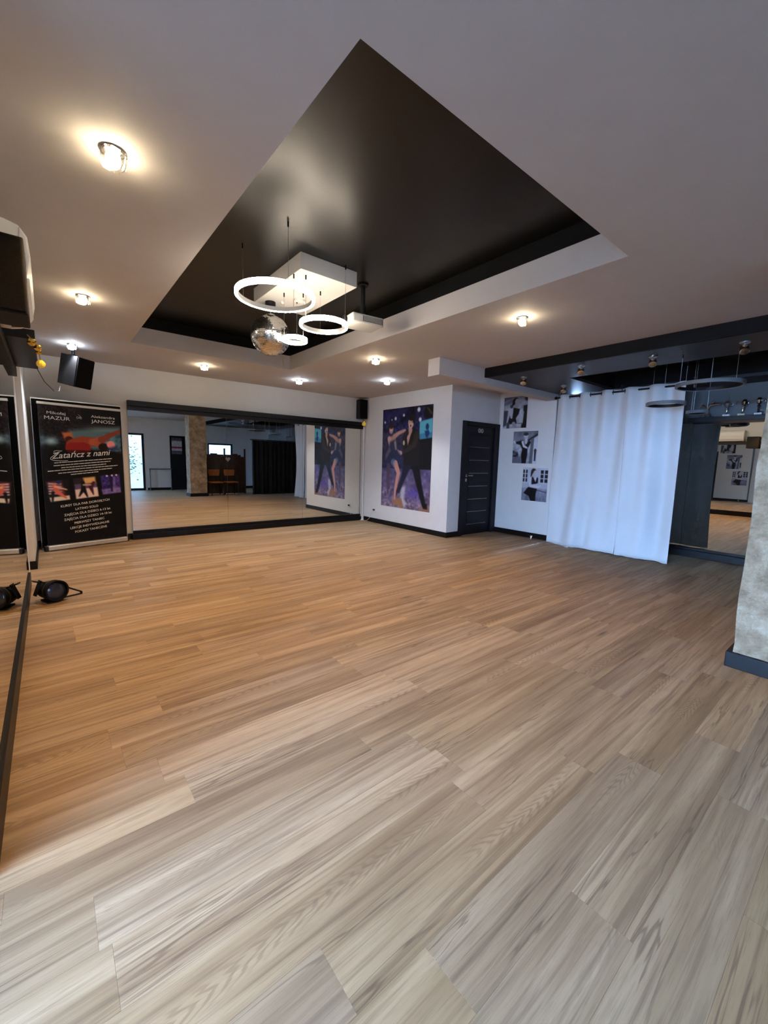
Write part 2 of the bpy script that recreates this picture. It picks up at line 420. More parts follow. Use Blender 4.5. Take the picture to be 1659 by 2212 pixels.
wb.box(5.05, YB - .12, -.05, 6.05, YB, 1.35).box(5.05, YB - .12, 1.85, 6.05, YB, ZC + .02).box(6.05, YB - .12, -.05, XR + .1, YB, ZC + .02)
struct('wall_back', wb, 'wall')
struct('wall_right', MB().box(XR, YB, -.05, XR + .1, YPH, ZC + .02), 'greywall')
struct('wall_poster', MB().box(XP, YD, -.05, XP + .12, YF, ZC), 'wall')
struct('wall_door', MB().box(XP + .12, YD, -.05, 5.76, YD + .1, ZC).box(5.76, YD, 2.085, XPH, YD + .1, ZC), 'wall')
struct('wall_photos', MB().box(XPH, YPH, -.05, XPH + .16, YD + .1, 2.445).box(XPH, YPH + .2, 2.445, XPH + .16, YD + .1, ZC).box(XPH + .16, YPH + .05, -.05, XR + .1, YPH + .12, 2.445), 'wall')
# pillar, roughly plastered
pm = bmesh.new(); bmesh.ops.create_cube(pm, size=1)
bmesh.ops.subdivide_edges(pm, edges=pm.edges[:], cuts=15, use_grid_fill=True)
for v in pm.verts:
    p = Vector((3.84 + v.co.x * .52, .325 + v.co.y * .49, (v.co.z + .5) * (ZC - .002)))
    d = mnoise.noise(p * 4.0) * .012 + mnoise.noise(p * 13.0) * .005
    n = Vector((round(v.co.x * 2) if abs(v.co.x) > .49 else 0, round(v.co.y * 2) if abs(v.co.y) > .49 else 0, 0))
    v.co = p + n * d
me = bpy.data.meshes.new('pillar'); pm.to_mesh(me); pm.free()
for p in me.polygons: p.use_smooth = True
try: me.set_sharp_from_angle(angle=math.radians(50))
except Exception: pass
struct('wall_pillar', me, 'plaster', label='square pillar of rough patchy plaster')
struct('baseboard_pillar', MB().box(3.555, .055, 0, 4.125, .6, .105), 'black', bevel=.004)
# baseboards
BH = .095
struct('baseboard_poster', MB().box(XP - .016, YD - .016, 0, XP, 7.40, BH).box(XP, YD - .016, 0, 5.755, YD, BH), 'black', bevel=.003)
struct('baseboard_photos', MB().box(XPH - .016, YPH - .016, 0, XPH, YD - .02, BH).box(XPH, YPH - .016, 0, XPH + .5, YPH, BH), 'black', bevel=.003)
struct('baseboard_left', MB().box(XL, 6.104, 0, -.164, 6.12, BH).box(-.18, 6.12, 0, -.164, YF, BH), 'black', bevel=.003)
struct('baseboard_far', MB().box(-.164, YF - .016, 0, .985, YF, BH), 'black', bevel=.003)
struct('baseboard_back', MB().box(2.86, YB, 0, XR, YB + .016, BH).box(XL, YB, 0, 1.16, YB + .016, BH), 'black', bevel=.003)

# big window left of the camera and the glass door behind it
xa, xb, ym = XN - .11, XN - .04, (YN0 + YN1) / 2
wn = struct('window_1', MB().box(xa, YN0, .03, xb, YN0 + .06, 2.18).box(xa, YN1 - .06, .03, xb, YN1, 2.18).box(xa, YN0 + .06, 2.12, xb, YN1 - .06, 2.18)
            .box(xa, YN0 + .06, .03, xb, YN1 - .06, .10).box(xa, ym - .03, .10, xb, ym + .03, 2.12), 'door', label='dark framed floor-length window')
for a, b in ((YN0 + .06, ym - .03), (ym + .03, YN1 - .06)): obj('window_pane', MB().box(XN - .08, a, .10, XN - .072, b, 2.12), 'pane', wn)
dn = struct('door_2', MB().box(1.22, YB - .1, 0, 1.29, YB - .02, 2.10).box(2.73, YB - .1, 0, 2.80, YB - .02, 2.10).box(1.29, YB - .1, 2.03, 2.73, YB - .02, 2.10).box(1.29, YB - .1, 0, 2.73, YB - .02, .08)
            .box(1.98, YB - .1, .08, 2.05, YB - .02, 2.03), 'door', label='dark framed glass door')
obj('door_pane', MB().box(1.29, YB - .065, .08, 1.98, YB - .057, 2.03), 'pane', dn); obj('door_pane', MB().box(2.05, YB - .065, .08, 2.73, YB - .057, 2.03), 'pane', dn)
w2 = struct('window_2', MB().box(5.05, YB - .1, 1.35, 5.11, YB - .02, 1.85).box(5.99, YB - .1, 1.35, 6.05, YB - .02, 1.85).box(5.11, YB - .1, 1.79, 5.99, YB - .02, 1.85).box(5.11, YB - .1, 1.35, 5.99, YB - .02, 1.41), 'door', label='small high window')
obj('window_pane', MB().box(5.11, YB - .065, 1.41, 5.99, YB - .057, 1.79), 'pane', w2)
struct('sky_baffle_window', MB().box(-4.8, -2.8, 2.34, -1.46, 4.6, 2.44).box(-4.8, -2.8, 2.22, -4.7, 4.6, 2.34), 'wall', label='added unseen roof outside the window, blocks high sky')  # added overhang, keeps high sky light off the floor near the window
struct('wall_sky_block', MB().box(-1.5, -7.0, -.25, 10, -6.8, 3.4), 'wall', label='pale wall added outside the glass door to block sky')  # pale backdrop beyond the door, added to hold back sky light
struct('sky_baffle_door', MB().box(-.5, -4.4, 2.34, 8.0, YB - .13, 2.42), 'wall', label='added unseen roof outside the glass door, cuts its daylight')  # second added overhang, dims daylight through the door and small window
struct('ground', MB().box(-20, -20, -.30, 20, 20, -.20), 'ground', label='grey paving outside')

# ------------------------------------------------------------------ mirrors
# far wall
mf = thing('wall_mirror', 'wide three-pane wall mirror across the far wall', 'mirror', (3.2, YF, 0))
xs = (.985, 2.475, 3.965, 5.40)
for a, b in zip(xs[:-1], xs[1:]):
    obj('mirror_pane', MB().box(a + .0015 - 3.2, -.02, .135, b - .0015 - 3.2, -.001, 2.02), 'mirror', mf)
obj('top_rail', MB().box(.985 - 3.2, -.10, 2.075, 5.42 - 3.2, -.001, 2.155).box(.985 - 3.2, -.06, 2.01, 5.42 - 3.2, -.001, 2.075), 'black', mf, bevel=.004)
obj('base_rail', MB().box(.965 - 3.2, -.075, 0, 5.40 - 3.2, -.001, .088).box(.985 - 3.2, -.045, .088, 5.40 - 3.2, -.001, .138), 'black', mf, bevel=.004)
# left wall
ml = thing('wall_mirror', 'tall wall mirror along the left wall beside the camera', 'mirror', (XL, 3.6, 0))
ys = (1.70, 2.10, 3.735, 5.37)
for a, b in zip(ys[:-1], ys[1:]):
    obj('mirror_pane', MB().box(.001, a + .002 - 3.6, .135, .018, b - .002 - 3.6, 2.06), 'mirror', ml)
obj('top_rail', MB().box(.001, 1.70 - 3.6, 2.05, .05, 5.37 - 3.6, 2.13), 'black', ml, bevel=.003)
obj('base_rail', MB().box(.001, 1.70 - 3.6, 0, .03, 5.37 - 3.6, .14), 'black', ml, bevel=.003)
# right wall
mr = thing('wall_mirror', 'wall mirror on the right wall behind the white curtain', 'mirror', (XR, 1.6, 0))
for a, b in ((.85, 2.0), (2.0, 3.15)):
    obj('mirror_pane', MB().box(-.02, a + .0015 - 1.6, .13, -.001, b - .0015 - 1.6, 2.02), 'mirror', mr)
obj('base_rail', MB().box(-.10, .85 - 1.6, 0, -.001, 3.15 - 1.6, .10).box(-.05, .85 - 1.6, .10, -.001, 3.15 - 1.6, .135), 'black', mr, bevel=.004)
tag(obj('wall_shelf', MB().box(XR - .22, .85, 2.02, XR - .001, 2.04, 2.085), 'black', bevel=.003), 'black shelf above the right mirror carrying trophies', 'shelf')
tag(obj('wall_shelf', MB().box(XL + .001, 3.95, 2.135, -.02, 5.32, 2.20), 'black', bevel=.003), 'black shelf above the left mirror beyond the air conditioner', 'shelf')

# ------------------------------------------------------------------ printed pictures (flat print: painted as ink colours on a fine grid)
class Canvas:
    def __init__(s, wd, ht, c):
        s.w = wd; s.h = ht; s.a = np.zeros((ht, wd, 3)); s.a[:] = c
        yy, xx = np.mgrid[0:ht, 0:wd]; s.x = (xx + .5) / wd; s.y = (yy + .5) / ht
        s.rng = np.random.RandomState(wd * 7 + ht)
    def _put(s, m, c, al=1.0):
        m = (m * al)[..., None]; s.a = s.a * (1 - m) + np.array(c, float) * m
    def poly(s, pts, c, al=1.0, soft=.004):
        n = len(pts); inside = np.zeros_like(s.x, bool); d = np.full_like(s.x, 9.0); asp = s.h / s.w
        for i in range(n):
            (x0, y0), (x1, y1) = pts[i], pts[(i + 1) % n]
            if y0 != y1:
                cond = ((y0 > s.y) != (y1 > s.y)) & (s.x < (x1 - x0) * (s.y - y0) / (y1 - y0) + x0); inside ^= cond
            ex, ey = x1 - x0, (y1 - y0) * asp; L2 = ex * ex + ey * ey + 1e-9
            tt = np.clip(((s.x - x0) * ex + (s.y - y0) * asp * ey) / L2, 0, 1)
            d = np.minimum(d, np.hypot(s.x - x0 - tt * ex, (s.y - y0) * asp - tt * ey))
        sd = np.where(inside, d, -d); s._put(np.clip(sd / (2 * soft) + .5, 0, 1), c, al); return s
    def limb(s, pts, r, c, al=1.0, soft=.006):
        asp = s.h / s.w; best = np.full_like(s.x, -9.0)
        for i in range(len(pts) - 1):
            (x0, y0), (x1, y1) = pts[i], pts[i + 1]; ex, ey = x1 - x0, (y1 - y0) * asp; L2 = ex * ex + ey * ey + 1e-9
            tt = np.clip(((s.x - x0) * ex + (s.y - y0) * asp * ey) / L2, 0, 1)
            rr = r[i] + (r[i + 1] - r[i]) * tt
            best = np.maximum(best, rr - np.hypot(s.x - x0 - tt * ex, (s.y - y0) * asp - tt * ey))
        s._put(np.clip(best / (2 * soft) + .5, 0, 1), c, al); return s
    def ell(s, cx, cy_, rx, ry, c, al=1.0, soft=.15):
        q = np.hypot((s.x - cx) / rx, (s.y - cy_) / ry); s._put(np.clip((1 - q) / soft + .5, 0, 1), c, al); return s
    def glow(s, cx, cy_, rx, ry, c, al=1.0):
        q = ((s.x - cx) / rx) ** 2 + ((s.y - cy_) / ry) ** 2; s._put(np.exp(-q * 1.5), c, al); return s
    def grain(s, x0, y0, x1, y1, amp, cell=4, tint=(1, 1, 1)):
        gh, gw = s.h // cell + 2, s.w // cell + 2; g = s.rng.randn(gh, gw)
        iy = (np.arange(s.h) / cell); ix = (np.arange(s.w) / cell); a0 = iy.astype(int); b0 = ix.astype(int); fy = (iy - a0)[:, None]; fx = (ix - b0)[None]
        v = g[a0][:, b0] * (1 - fy) * (1 - fx) + g[a0 + 1][:, b0] * fy * (1 - fx) + g[a0][:, b0 + 1] * (1 - fy) * fx + g[a0 + 1][:, b0 + 1] * fy * fx
        m = ((s.x > x0) & (s.x < x1) & (s.y > y0) & (s.y < y1)); s.a += (v * m * amp)[..., None] * np.array(tint); return s
    def grad(s, x0, y0, x1, y1, ca, cb, al=1.0):
        m = ((s.x >= x0) & (s.x <= x1) & (s.y >= y0) & (s.y <= y1)) * 1.0; tt = np.clip((s.y - y0) / (y1 - y0), 0, 1)[..., None]
        c = np.array(ca, float) * (1 - tt) + np.array(cb, float) * tt; m = (m * al)[..., None]; s.a = s.a * (1 - m) + c * m; return s
    def mesh(s, name, W, H, th=.003):
        """sheet of size W x H standing in local x (to the right) and z (up), front towards -y"""
        a = np.clip(s.a, 0, 255) / 255; lin = np.where(a <= .04045, a / 12.92, ((a + .055) / 1.055) ** 2.4)
        nw, nh = s.w + 1, s.h + 1
        X = np.linspace(0, W, nw); Z = np.linspace(H, 0, nh)
        v = [(x, 0, z) for z in Z for x in X]
        f = [(j * nw + i, (j + 1) * nw + i, (j + 1) * nw + i + 1, j * nw + i + 1) for j in range(s.h) for i in range(s.w)]
        n = len(v); v += [(0, th, 0), (W, th, 0), (W, th, H), (0, th, H)]
        c00, c10, c01, c11 = (nh - 1) * nw, (nh - 1) * nw + nw - 1, 0, nw - 1
        nf = len(f)
        f += [(n, n + 3, n + 2, n + 1), (c00, n, n + 1, c10), (c11, n + 2, n + 3, c01), (c01, n + 3, n, c00), (c10, n + 1, n + 2, c11)]
        me = bpy.data.meshes.new(name); me.from_pydata(v, [], f)
        at = me.color_attributes.new('ink', 'FLOAT_COLOR', 'CORNER')
        cols = np.ones((len(me.loops), 4), np.float32)
        # smooth the ink over the grid corners
        pad = np.pad(lin, ((1, 1), (1, 1), (0, 0)), mode='edge'); vc = (pad[:-1, :-1] + pad[1:, :-1] + pad[:-1, 1:] + pad[1:, 1:]) / 4
        vc = vc.reshape(-1, 3); vi = np.empty(len(me.loops), np.int32); me.loops.foreach_get('vertex_index', vi)
        full = np.vstack([vc, np.full((4, 3), .7)]); cols[:, :3] = full[vi]
        at.data.foreach_set('color', cols.ravel()); me.update(); me.materials.append(M['print'])
        return me

def couple_poster():
    k = Canvas(142, 196, (34, 32, 52))
    k.grad(0, 0, 1, .26, (20, 20, 44), (44, 44, 84)).grain(0, 0, 1, .3, 18, 5, (.7, .8, 1.4))
    k.grad(0, .24, 1, .62, (62, 56, 84), (40, 42, 70)).grain(0, .2, .7, .62, 9, 4, (.8, .9, 1.3))
    k.poly([(.7, .25), (1, .25), (1, .62), (.6, .62)], (20, 20, 24), 1, .02)
    k.poly([(0, .01), (.55, .0), (.5, .06), (.0, .12)], (52, 50, 104), .6, .02)
    k.grad(0, .60, 1, 1, (84, 78, 118), (124, 108, 132)).grain(0, .6, 1, 1, 14, 6, (1, .95, 1.1)).grain(0, .8, 1, 1, 16, 3, (1.1, 1, 1))
    k.glow(.68, .84, .16, .06, (84, 66, 160), .8); k.poly([(.45, .78), (.52, .78), (.5, .9), (.56, .95), (.5, 1), (.42, .9)], (196, 196, 206), .8, .02)
    k.poly([(.27, .9), (.45, .9), (.5, 1.0), (.26, .97)], (156, 112, 84), .9, .01); k.poly([(.8, .97), (.98, .94), (1, 1), (.8, 1)], (150, 105, 76), .8, .02)
    for x, y, r in ((.74, .035, .028), (.45, .075, .018), (.28, .10, .022), (.05, .13, .016), (.2, .11, .01), (.77, .13, .026)): k.ell(x, y, r, r * .75, (225, 228, 240), .95, .6)
    k.poly([(.86, .01), (1, .02), (1, .13), (.83, .11)], (16, 14, 14), .9, .01); k.limb([(.9, .03), (.97, .08)], [.01, .014], (90, 84, 50), .7)
    # cyan screen
    k.poly([(.765, .15), (1, .125), (1, .30), (.765, .315)], (92, 176, 200), 1, .006); k.poly([(.765, .265), (1, .25), (1, .30), (.765, .315)], (62, 128, 168), .9, .006)
    k.ell(.905, .20, .03, .03, (34, 60, 110), 1); k.poly([(.86, .24), (.93, .23), (.95, .26), (.91, .31), (.88, .29)], (34, 58, 110), 1, .01)
    # man
    k.poly([(.52, .225), (.64, .205), (.75, .235), (.79, .38), (.76, .60), (.46, .60), (.47, .46), (.44, .30)], (30, 28, 30), 1, .012)
    k.poly([(.47, .56), (.64, .56), (.50, .72), (.40, .85), (.32, .85), (.42, .70)], (32, 36, 54), 1, .01)
    k.poly([(.62, .56), (.78, .56), (.84, .74), (.93, .94), (.86, .955), (.74, .76)], (22, 22, 30), 1, .01)
    k.poly([(.86, .93), (.95, .92), (.96, .975), (.88, .975)], (20, 18, 22), 1, .01)
    k.poly([(.545, .235), (.63, .215), (.585, .29), (.545, .37), (.525, .30)], (196, 158, 146), 1, .008)
    k.limb([(.585, .19), (.585, .235)], [.03, .034], (186, 146, 132)); k.ell(.595, .155, .052, .052, (206, 170, 156)); k.ell(.605, .105, .065, .032, (30, 24, 26)); k.ell(.65, .13, .022, .035, (30, 24, 26))
    k.ell(.575, .15, .012, .005, (70, 46, 44)); k.ell(.615, .148, .012, .005, (70, 46, 44)); k.ell(.59, .182, .014, .011, (84, 36, 38))
    k.limb([(.71, .27), (.68, .36), (.52, .42), (.44, .44)], [.05, .042, .03, .018], (54, 46, 46)); k.limb([(.52, .25), (.46, .30), (.47, .38)], [.04, .03, .02], (44, 40, 44))
    k.ell(.465, .345, .018, .022, (214, 206, 150))
    # woman
    k.limb([(.26, .28), (.36, .245), (.48, .222)], [.034, .026, .018], (196, 150, 138)); k.poly([(.13, .28), (.28, .27), (.31, .36), (.27, .43), (.16, .42)], (186, 142, 128), 1, .012)
    k.limb([(.15, .30), (.19, .38), (.38, .44)], [.036, .030, .02], (206, 162, 150)); k.ell(.40, .445, .036, .022, (206, 164, 152))
    k.poly([(.17, .33), (.28, .31), (.34, .42), (.46, .50), (.43, .56), (.30, .55), (.20, .59), (.06, .57), (.12, .46)], (44, 52, 84), .95, .02)
    k.poly([(.07, .47), (.16, .39), (.19, .42), (.08, .52)], (160, 140, 150), .5, .02); k.limb([(.28, .34), (.30, .40)], [.022, .02], (196, 180, 170), .6)
    k.ell(.19, .205, .045, .045, (190, 150, 136)); k.ell(.19, .172, .05, .028, (52, 36, 36)); k.ell(.13, .2, .02, .03, (44, 34, 40)); k.ell(.19, .215, .022, .006, (230, 220, 215))
    k.limb([(.15, .58), (.145, .70), (.15, .86)], [.042, .03, .016], (84, 68, 88)); k.limb([(.30, .55), (.37, .645), (.31, .82), (.30, .93)], [.046, .036, .024, .014], (196, 140, 128))
    k.ell(.31, .935, .03, .012, (150, 104, 96)); k.limb([(.25, .54), (.27, .58)], [.05, .02], (120, 140, 170), .6)
    k.grain(0, 0, 1, 1, 4, 1)
    return k
def bw(kind):
    k = Canvas(64, 78, (150, 152, 156))
    if kind == 0:
        k.grad(0, 0, 1, .4, (120, 120, 122), (176, 176, 178)).grad(0, .4, 1, 1, (186, 187, 190), (170, 172, 176)).grain(0, 0, 1, 1, 12, 5)
        k.poly([(0, .0), (.45, .0), (0, .14)], (84, 84, 86), .8, .02).poly([(0, .16), (.4, .08), (.35, .2), (0, .27)], (90, 92, 96), .7, .02)
        k.poly([(0, .42), (.2, .42), (.14, .9), (0, .95)], (54, 54, 60), .9, .02); k.limb([(.28, .62), (.2, .95)], [.03, .03], (90, 90, 96))
        k.ell(.5, .14, .13, .11, (34, 32, 34)); k.ell(.56, .17, .085, .10, (158, 152, 150)); k.limb([(.42, .12), (.40, .24)], [.05, .05], (26, 24, 26)); k.limb([(.54, .25), (.52, .34)], [.07, .08], (150, 146, 146))
        k.poly([(.42, .34), (.70, .40), (.66, .55), (.55, .68), (.6, .86), (.18, .87), (.26, .68), (.40, .62)], (24, 24, 26), 1, .01)
        k.limb([(.36, .32), (.33, .5), (.36, .66)], [.05, .045, .035], (188, 186, 186)); k.ell(.34, .3, .07, .06, (64, 62, 64)); k.limb([(.22, .86), (.22, 1)], [.07, .06], (70, 66, 68)); k.limb([(.46, .86), (.55, 1)], [.08, .07], (150, 148, 150))
        k.ell(.95, .07, .07, .09, (52, 48, 50)); k.poly([(.84, .3), (1, .28), (1, 1), (.78, 1), (.84, .6)], (28, 26, 28), 1, .01); k.limb([(.84, .5), (.82, .85)], [.03, .025], (176, 174, 174))
        k.poly([(.64, .84), (.84, .84), (.84, .87), (.64, .87)], (80, 80, 84), .8)
    elif kind == 1:
        k.grad(0, 0, 1, .35, (104, 106, 114), (140, 142, 148)).grad(0, .35, 1, 1, (176, 178, 184), (150, 152, 160)).grain(0, 0, 1, 1, 10, 5)
        k.poly([(.6, .26), (1, .06), (1, .14), (.62, .32)], (46, 44, 48), 1, .01).poly([(.74, .24), (.86, .2), (.84, 1), (.70, 1)], (96, 96, 102), 1, .01).poly([(.86, .22), (1, .15), (1, 1), (.84, 1)], (206, 208, 212), .9, .01)
        k.poly([(0, .6), (.24, .64), (.26, .8), (0, .8)], (40, 42, 50), .85, .03).grain(0, .55, .4, .85, 26, 4); k.poly([(0, .82), (.35, .78), (.4, 1), (0, 1)], (92, 94, 104), .9, .03)
        k.poly([(.06, .33), (.42, .27), (.52, .42), (.66, .28), (.74, .34), (.62, .55), (.62, .72), (.58, 1), (.40, 1), (.36, .72), (.40, .56), (.30, .42), (.1, .38)], (20, 20, 24), 1, .01)
        k.limb([(.05, .32), (.09, .36)], [.04, .03], (212, 210, 210)); k.limb([(.54, .22), (.54, .36)], [.05, .04], (204, 202, 204)); k.ell(.525, .14, .085, .09, (196, 194, 196)); k.ell(.52, .09, .105, .05, (52, 50, 52)); k.ell(.52, .20, .02, .012, (60, 50, 50))
        k.limb([(.40, .34), (.46, .46), (.58, .51)], [.04, .045, .03], (214, 212, 212)); k.ell(.40, .33, .05, .035, (206, 204, 204)); k.limb([(.66, .52), (.66, .64)], [.03, .025], (190, 188, 192)); k.ell(.93, .6, .05, .06, (52, 44, 44)); k.poly([(.89, .64), (.97, .64), (.96, .92), (.9, .92)], (34, 34, 46), 1, .01)
    else:
        k.grad(0, 0, 1, .62, (188, 190, 196), (176, 178, 186)).grad(0, .62, 1, 1, (150, 152, 164), (108, 110, 122)).grain(0, .6, 1, 1, 10, 4)
        for a, b in ((.02, .2), (.72, 1.0)):
            k.poly([(a - .02, .02), (b + .02, .02), (b + .02, .46), (a - .02, .46)], (206, 208, 212), 1, .01); mid = (a + b) / 2
            for q0, q1 in ((a, mid - .02), (mid + .02, b)):
                for r0, r1 in ((.06, .17), (.19, .30), (.32, .43)): k.poly([(q0, r0), (q1, r0), (q1, r1), (q0, r1)], (30, 30, 36), 1, .008)
        k.poly([(.55, .64), (1, .7), (1, .73), (.55, .67)], (66, 66, 78), .9, .01)
        k.limb([(.32, .26), (.30, .42), (.36, .56), (.66, .57)], [.055, .05, .045, .03], (206, 206, 210)); k.poly([(.34, .24), (.6, .26), (.62, .56), (.32, .62)], (200, 200, 205), 1, .02)
        k.ell(.44, .12, .105, .10, (36, 34, 38)); k.ell(.50, .15, .07, .08, (190, 188, 192)); k.limb([(.38, .16), (.34, .26)], [.05, .02], (34, 32, 36)); k.limb([(.45, .2), (.46, .27)], [.055, .06], (180, 178, 184))
        k.poly([(.38, .26), (.44, .28), (.54, .42), (.58, .27), (.64, .30), (.64, .45), (.56, .48), (.38, .50)], (18, 18, 22), 1, .008)
        k.limb([(.36, .55), (.66, .57), (.74, .52)], [.04, .028, .016], (204, 204, 208)); k.poly([(.26, .58), (.62, .62), (.58, .78), (.58, 1), (.38, 1), (.30, .86), (.08, .78), (.18, .66)], (16, 16, 20), 1, .01)
        k.limb([(.22, .88), (.2, 1)], [.05, .05], (96, 96, 108))
    k.a = k.a * np.array([.97, .985, 1.03]); k.grain(0, 0, 1, 1, 4, 1)
    return k

def hang(name, canvas, W, H, loc, rz, label, cat):
    o = obj(name, canvas.mesh(name, W, H), 'print'); o.location = loc; o.rotation_euler = (0, 0, rz); return tag(o, label, cat)
# on walls that face -x a sheet's local x runs towards -y: rotate by -90 degrees
RW = -math.pi / 2
hang('poster', couple_poster(), 1.44, 1.97, (XP - .004, 6.80, .405), RW, 'large colour poster of a dancing couple on the white wall', 'poster')
hang('photo_print', bw(0), .50, .575, (XPH - .004, 4.84, 2.005), RW, 'black and white photo of a dancer in short dress, topmost of three', 'photo')
hang('photo_print', bw(1), .50, .585, (XPH - .004, 4.59, 1.355), RW, 'black and white photo of a dancer in long dress, middle of three', 'photo')
hang('photo_print', bw(2), .50, .60, (XPH - .004, 4.345, .68), RW, 'black and white photo of a dancer between windows, lowest of three', 'photo')

# ------------------------------------------------------------------ lettering
def text_mesh(body, size, bold=0.0, shear=0.0, align='LEFT', width=None, extrude=.0006):
    cu = bpy.data.curves.new('lettering', 'FONT'); cu.body = body; cu.size = size; cu.align_x = align; cu.offset = bold; cu.shear = shear; cu.extrude = extrude; cu.resolution_u = 3
    o = bpy.data.objects.new('lettering', cu); col.objects.link(o)
    bpy.context.view_layer.update()
    dg = bpy.context.evaluated_depsgraph_get(); me = bpy.data.meshes.new_from_object(o.evaluated_get(dg))
    bpy.data.objects.remove(o); bpy.data.curves.remove(cu)
    me.materials.clear()
    xs_ = [v.co.x for v in me.vertices]; w0 = max(xs_) - min(xs_); x0 = min(xs_)
    k = (width / w0) if width else 1.0
    for v in me.vertices:                        # stand the text up: x right, z up, front towards -y
        v.co = Vector(((v.co.x - x0) * k, -v.co.z, v.co.y))
    return me

# ------------------------------------------------------------------ roll-up banner
BW, BHh = .99, 1.98
ban = thing('rollup_banner', 'tall black roll-up dance school banner in the far left corner', 'banner', (-.075, 7.15, 0), math.atan2(.25, .94))
def banner_canvas():
    k = Canvas(150, 300, (9, 8, 9))
    k.grad(0, 0, 1, .25, (24, 18, 19), (20, 16, 18)).grain(0, 0, .45, .26, 12, 2, (1.2, .9, .85)); k.grad(.5, 0, 1, .11, (10, 9, 10), (10, 9, 10), .7)
    k.poly([(.34, .17), (.6, .155), (1, .125), (1, .30), (.62, .31), (.42, .26), (.3, .24)], (74, 96, 98), .95, .03); k.glow(.75, .15, .3, .03, (110, 124, 120), .5)
    k.poly([(.8, .2), (1, .17), (1, .33), (.85, .31)], (70, 104, 112), .9, .03).grain(.75, .17, 1, .32, 22, 5, (.8, 1.1, 1.2))
    k.glow(.12, .255, .10, .035, (140, 170, 174), .95); k.glow(.02, .25, .05, .05, (70, 90, 94), .7); k.grain(0, .2, .35, .34, 7, 4)
    sk = (150, 74, 44)
    k.poly([(.25, .19), (.37, .185), (.38, .235), (.28, .245)], (158, 82, 46), 1, .015)                    # raised hand
    k.limb([(.33, .24), (.36, .29), (.44, .30)], [.05, .06, .05], (54, 22, 18))
    k.limb([(.38, .28), (.50, .26), (.64, .245)], [.09, .10, .06], (128, 52, 30)); k.limb([(.36, .30), (.50, .30)], [.08, .09], (120, 26, 20))
    k.limb([(.62, .25), (.72, .245)], [.05, .06], sk); k.ell(.71, .25, .07, .042, (148, 68, 42)); k.ell(.76, .285, .07, .03, (30, 16, 18))
    k.limb([(.74, .23), (.85, .195), (1.0, .155)], [.05, .036, .026], (112, 50, 32)); k.ell(.86, .265, .055, .03, (196, 120, 120)); k.poly([(.82, .29), (.95, .27), (.97, .31), (.8, .315)], (36, 44, 72), .9, .02)
    k.grad(0, .315, 1, .36, (9, 8, 9), (9, 8, 9), .55)
    a = -.055
    def tilt(x, y): return (x, y - (x - .5) * .048)
    # three small photographs
    q = [tilt(.02, .515), tilt(.29, .515), tilt(.30, .665), tilt(.05, .665)]
    k.poly(q, (24, 18, 20), 1, .004); k.poly([tilt(.04, .525), tilt(.2, .525), tilt(.24, .62), tilt(.07, .60)], (120, 60, 60), .9, .02)
    for i in range(5): k.limb([tilt(.06, .535 + i * .018), tilt(.2, .545 + i * .018)], [.008, .005], (206, 190, 186), .8)
    k.poly([tilt(.06, .635), tilt(.29, .635), tilt(.295, .665), tilt(.07, .665)], (198, 184, 164), 1, .006)
    k.limb([tilt(.12, .55), tilt(.15, .60), tilt(.25, .65)], [.02, .03, .012], (186, 92, 74)); k.limb([tilt(.1, .6), tilt(.09, .66)], [.02, .012], (24, 18, 22)); k.limb([tilt(.13, .56), tilt(.26, .59)], [.014, .008], (206, 156, 120)); k.ell(*tilt(.17, .53), .03, .014, (40, 38, 80))
    q = [tilt(.345, .515), tilt(.63, .515), tilt(.655, .668), tilt(.37, .668)]
    k.poly(q, (40, 30, 30), 1, .004); k.poly([tilt(.47, .517), tilt(.62, .517), tilt(.63, .57), tilt(.49, .57)], (196, 156, 100), .95, .012); k.poly([tilt(.36, .56), tilt(.635, .56), tilt(.64, .60), tilt(.365, .60)], (86, 70, 96), .9, .01)
    k.poly([tilt(.362, .598), tilt(.645, .598), tilt(.655, .668), tilt(.37, .668)], (196, 176, 166), 1, .006); k.limb([tilt(.465, .55), tilt(.465, .60), tilt(.41, .65)], [.022, .03, .01], (16, 14, 18)); k.limb([tilt(.47, .60), tilt(.51, .66)], [.028, .01], (16, 14, 18)); k.limb([tilt(.6, .56), tilt(.56, .59), tilt(.59, .65)], [.02, .03, .008], (60, 26, 46)); k.limb([tilt(.47, .57), tilt(.56, .575)], [.01, .008], (200, 150, 120))
    q = [tilt(.695, .515), tilt(.955, .515), tilt(.965, .66), tilt(.715, .66)]
    k.poly(q, (50, 38, 92), 1, .004); k.poly([tilt(.70, .62), tilt(.955, .62), tilt(.965, .66), tilt(.715, .66)], (110, 96, 150), .9, .01); k.grain(.72, .50, .95, .64, 16, 3, (.9, .8, 1.4)); k.limb([tilt(.83, .53), tilt(.84, .64)], [.024, .016], (26, 18, 48)); k.limb([tilt(.88, .54), tilt(.87, .64)], [.014, .02], (120, 100, 150), .6)
    for x in (.78, .85, .91): k.ell(*tilt(x, .52), .012, .006, (220, 215, 235), .9, .6)
    k.a = 9 + (k.a - 9) * 1.3; k.grain(.0, .52, .08, .66, 10, 2); k.grain(.6, .9, 1, 1, 9, 2, (1.3, .8, .6)); k.grain(0, 0, 1, 1, 2, 1)
    return k
sheet = obj('banner_sheet', banner_canvas().mesh('banner_sheet', BW - .02, BHh - .08), 'print', ban); sheet.location = (.01, 0, .075)
SW, SH, SZ = BW - .02, BHh - .08, .075
def bpos(u, v): return (.01 + u * SW, -.0012, SZ + SH * (1 - v))
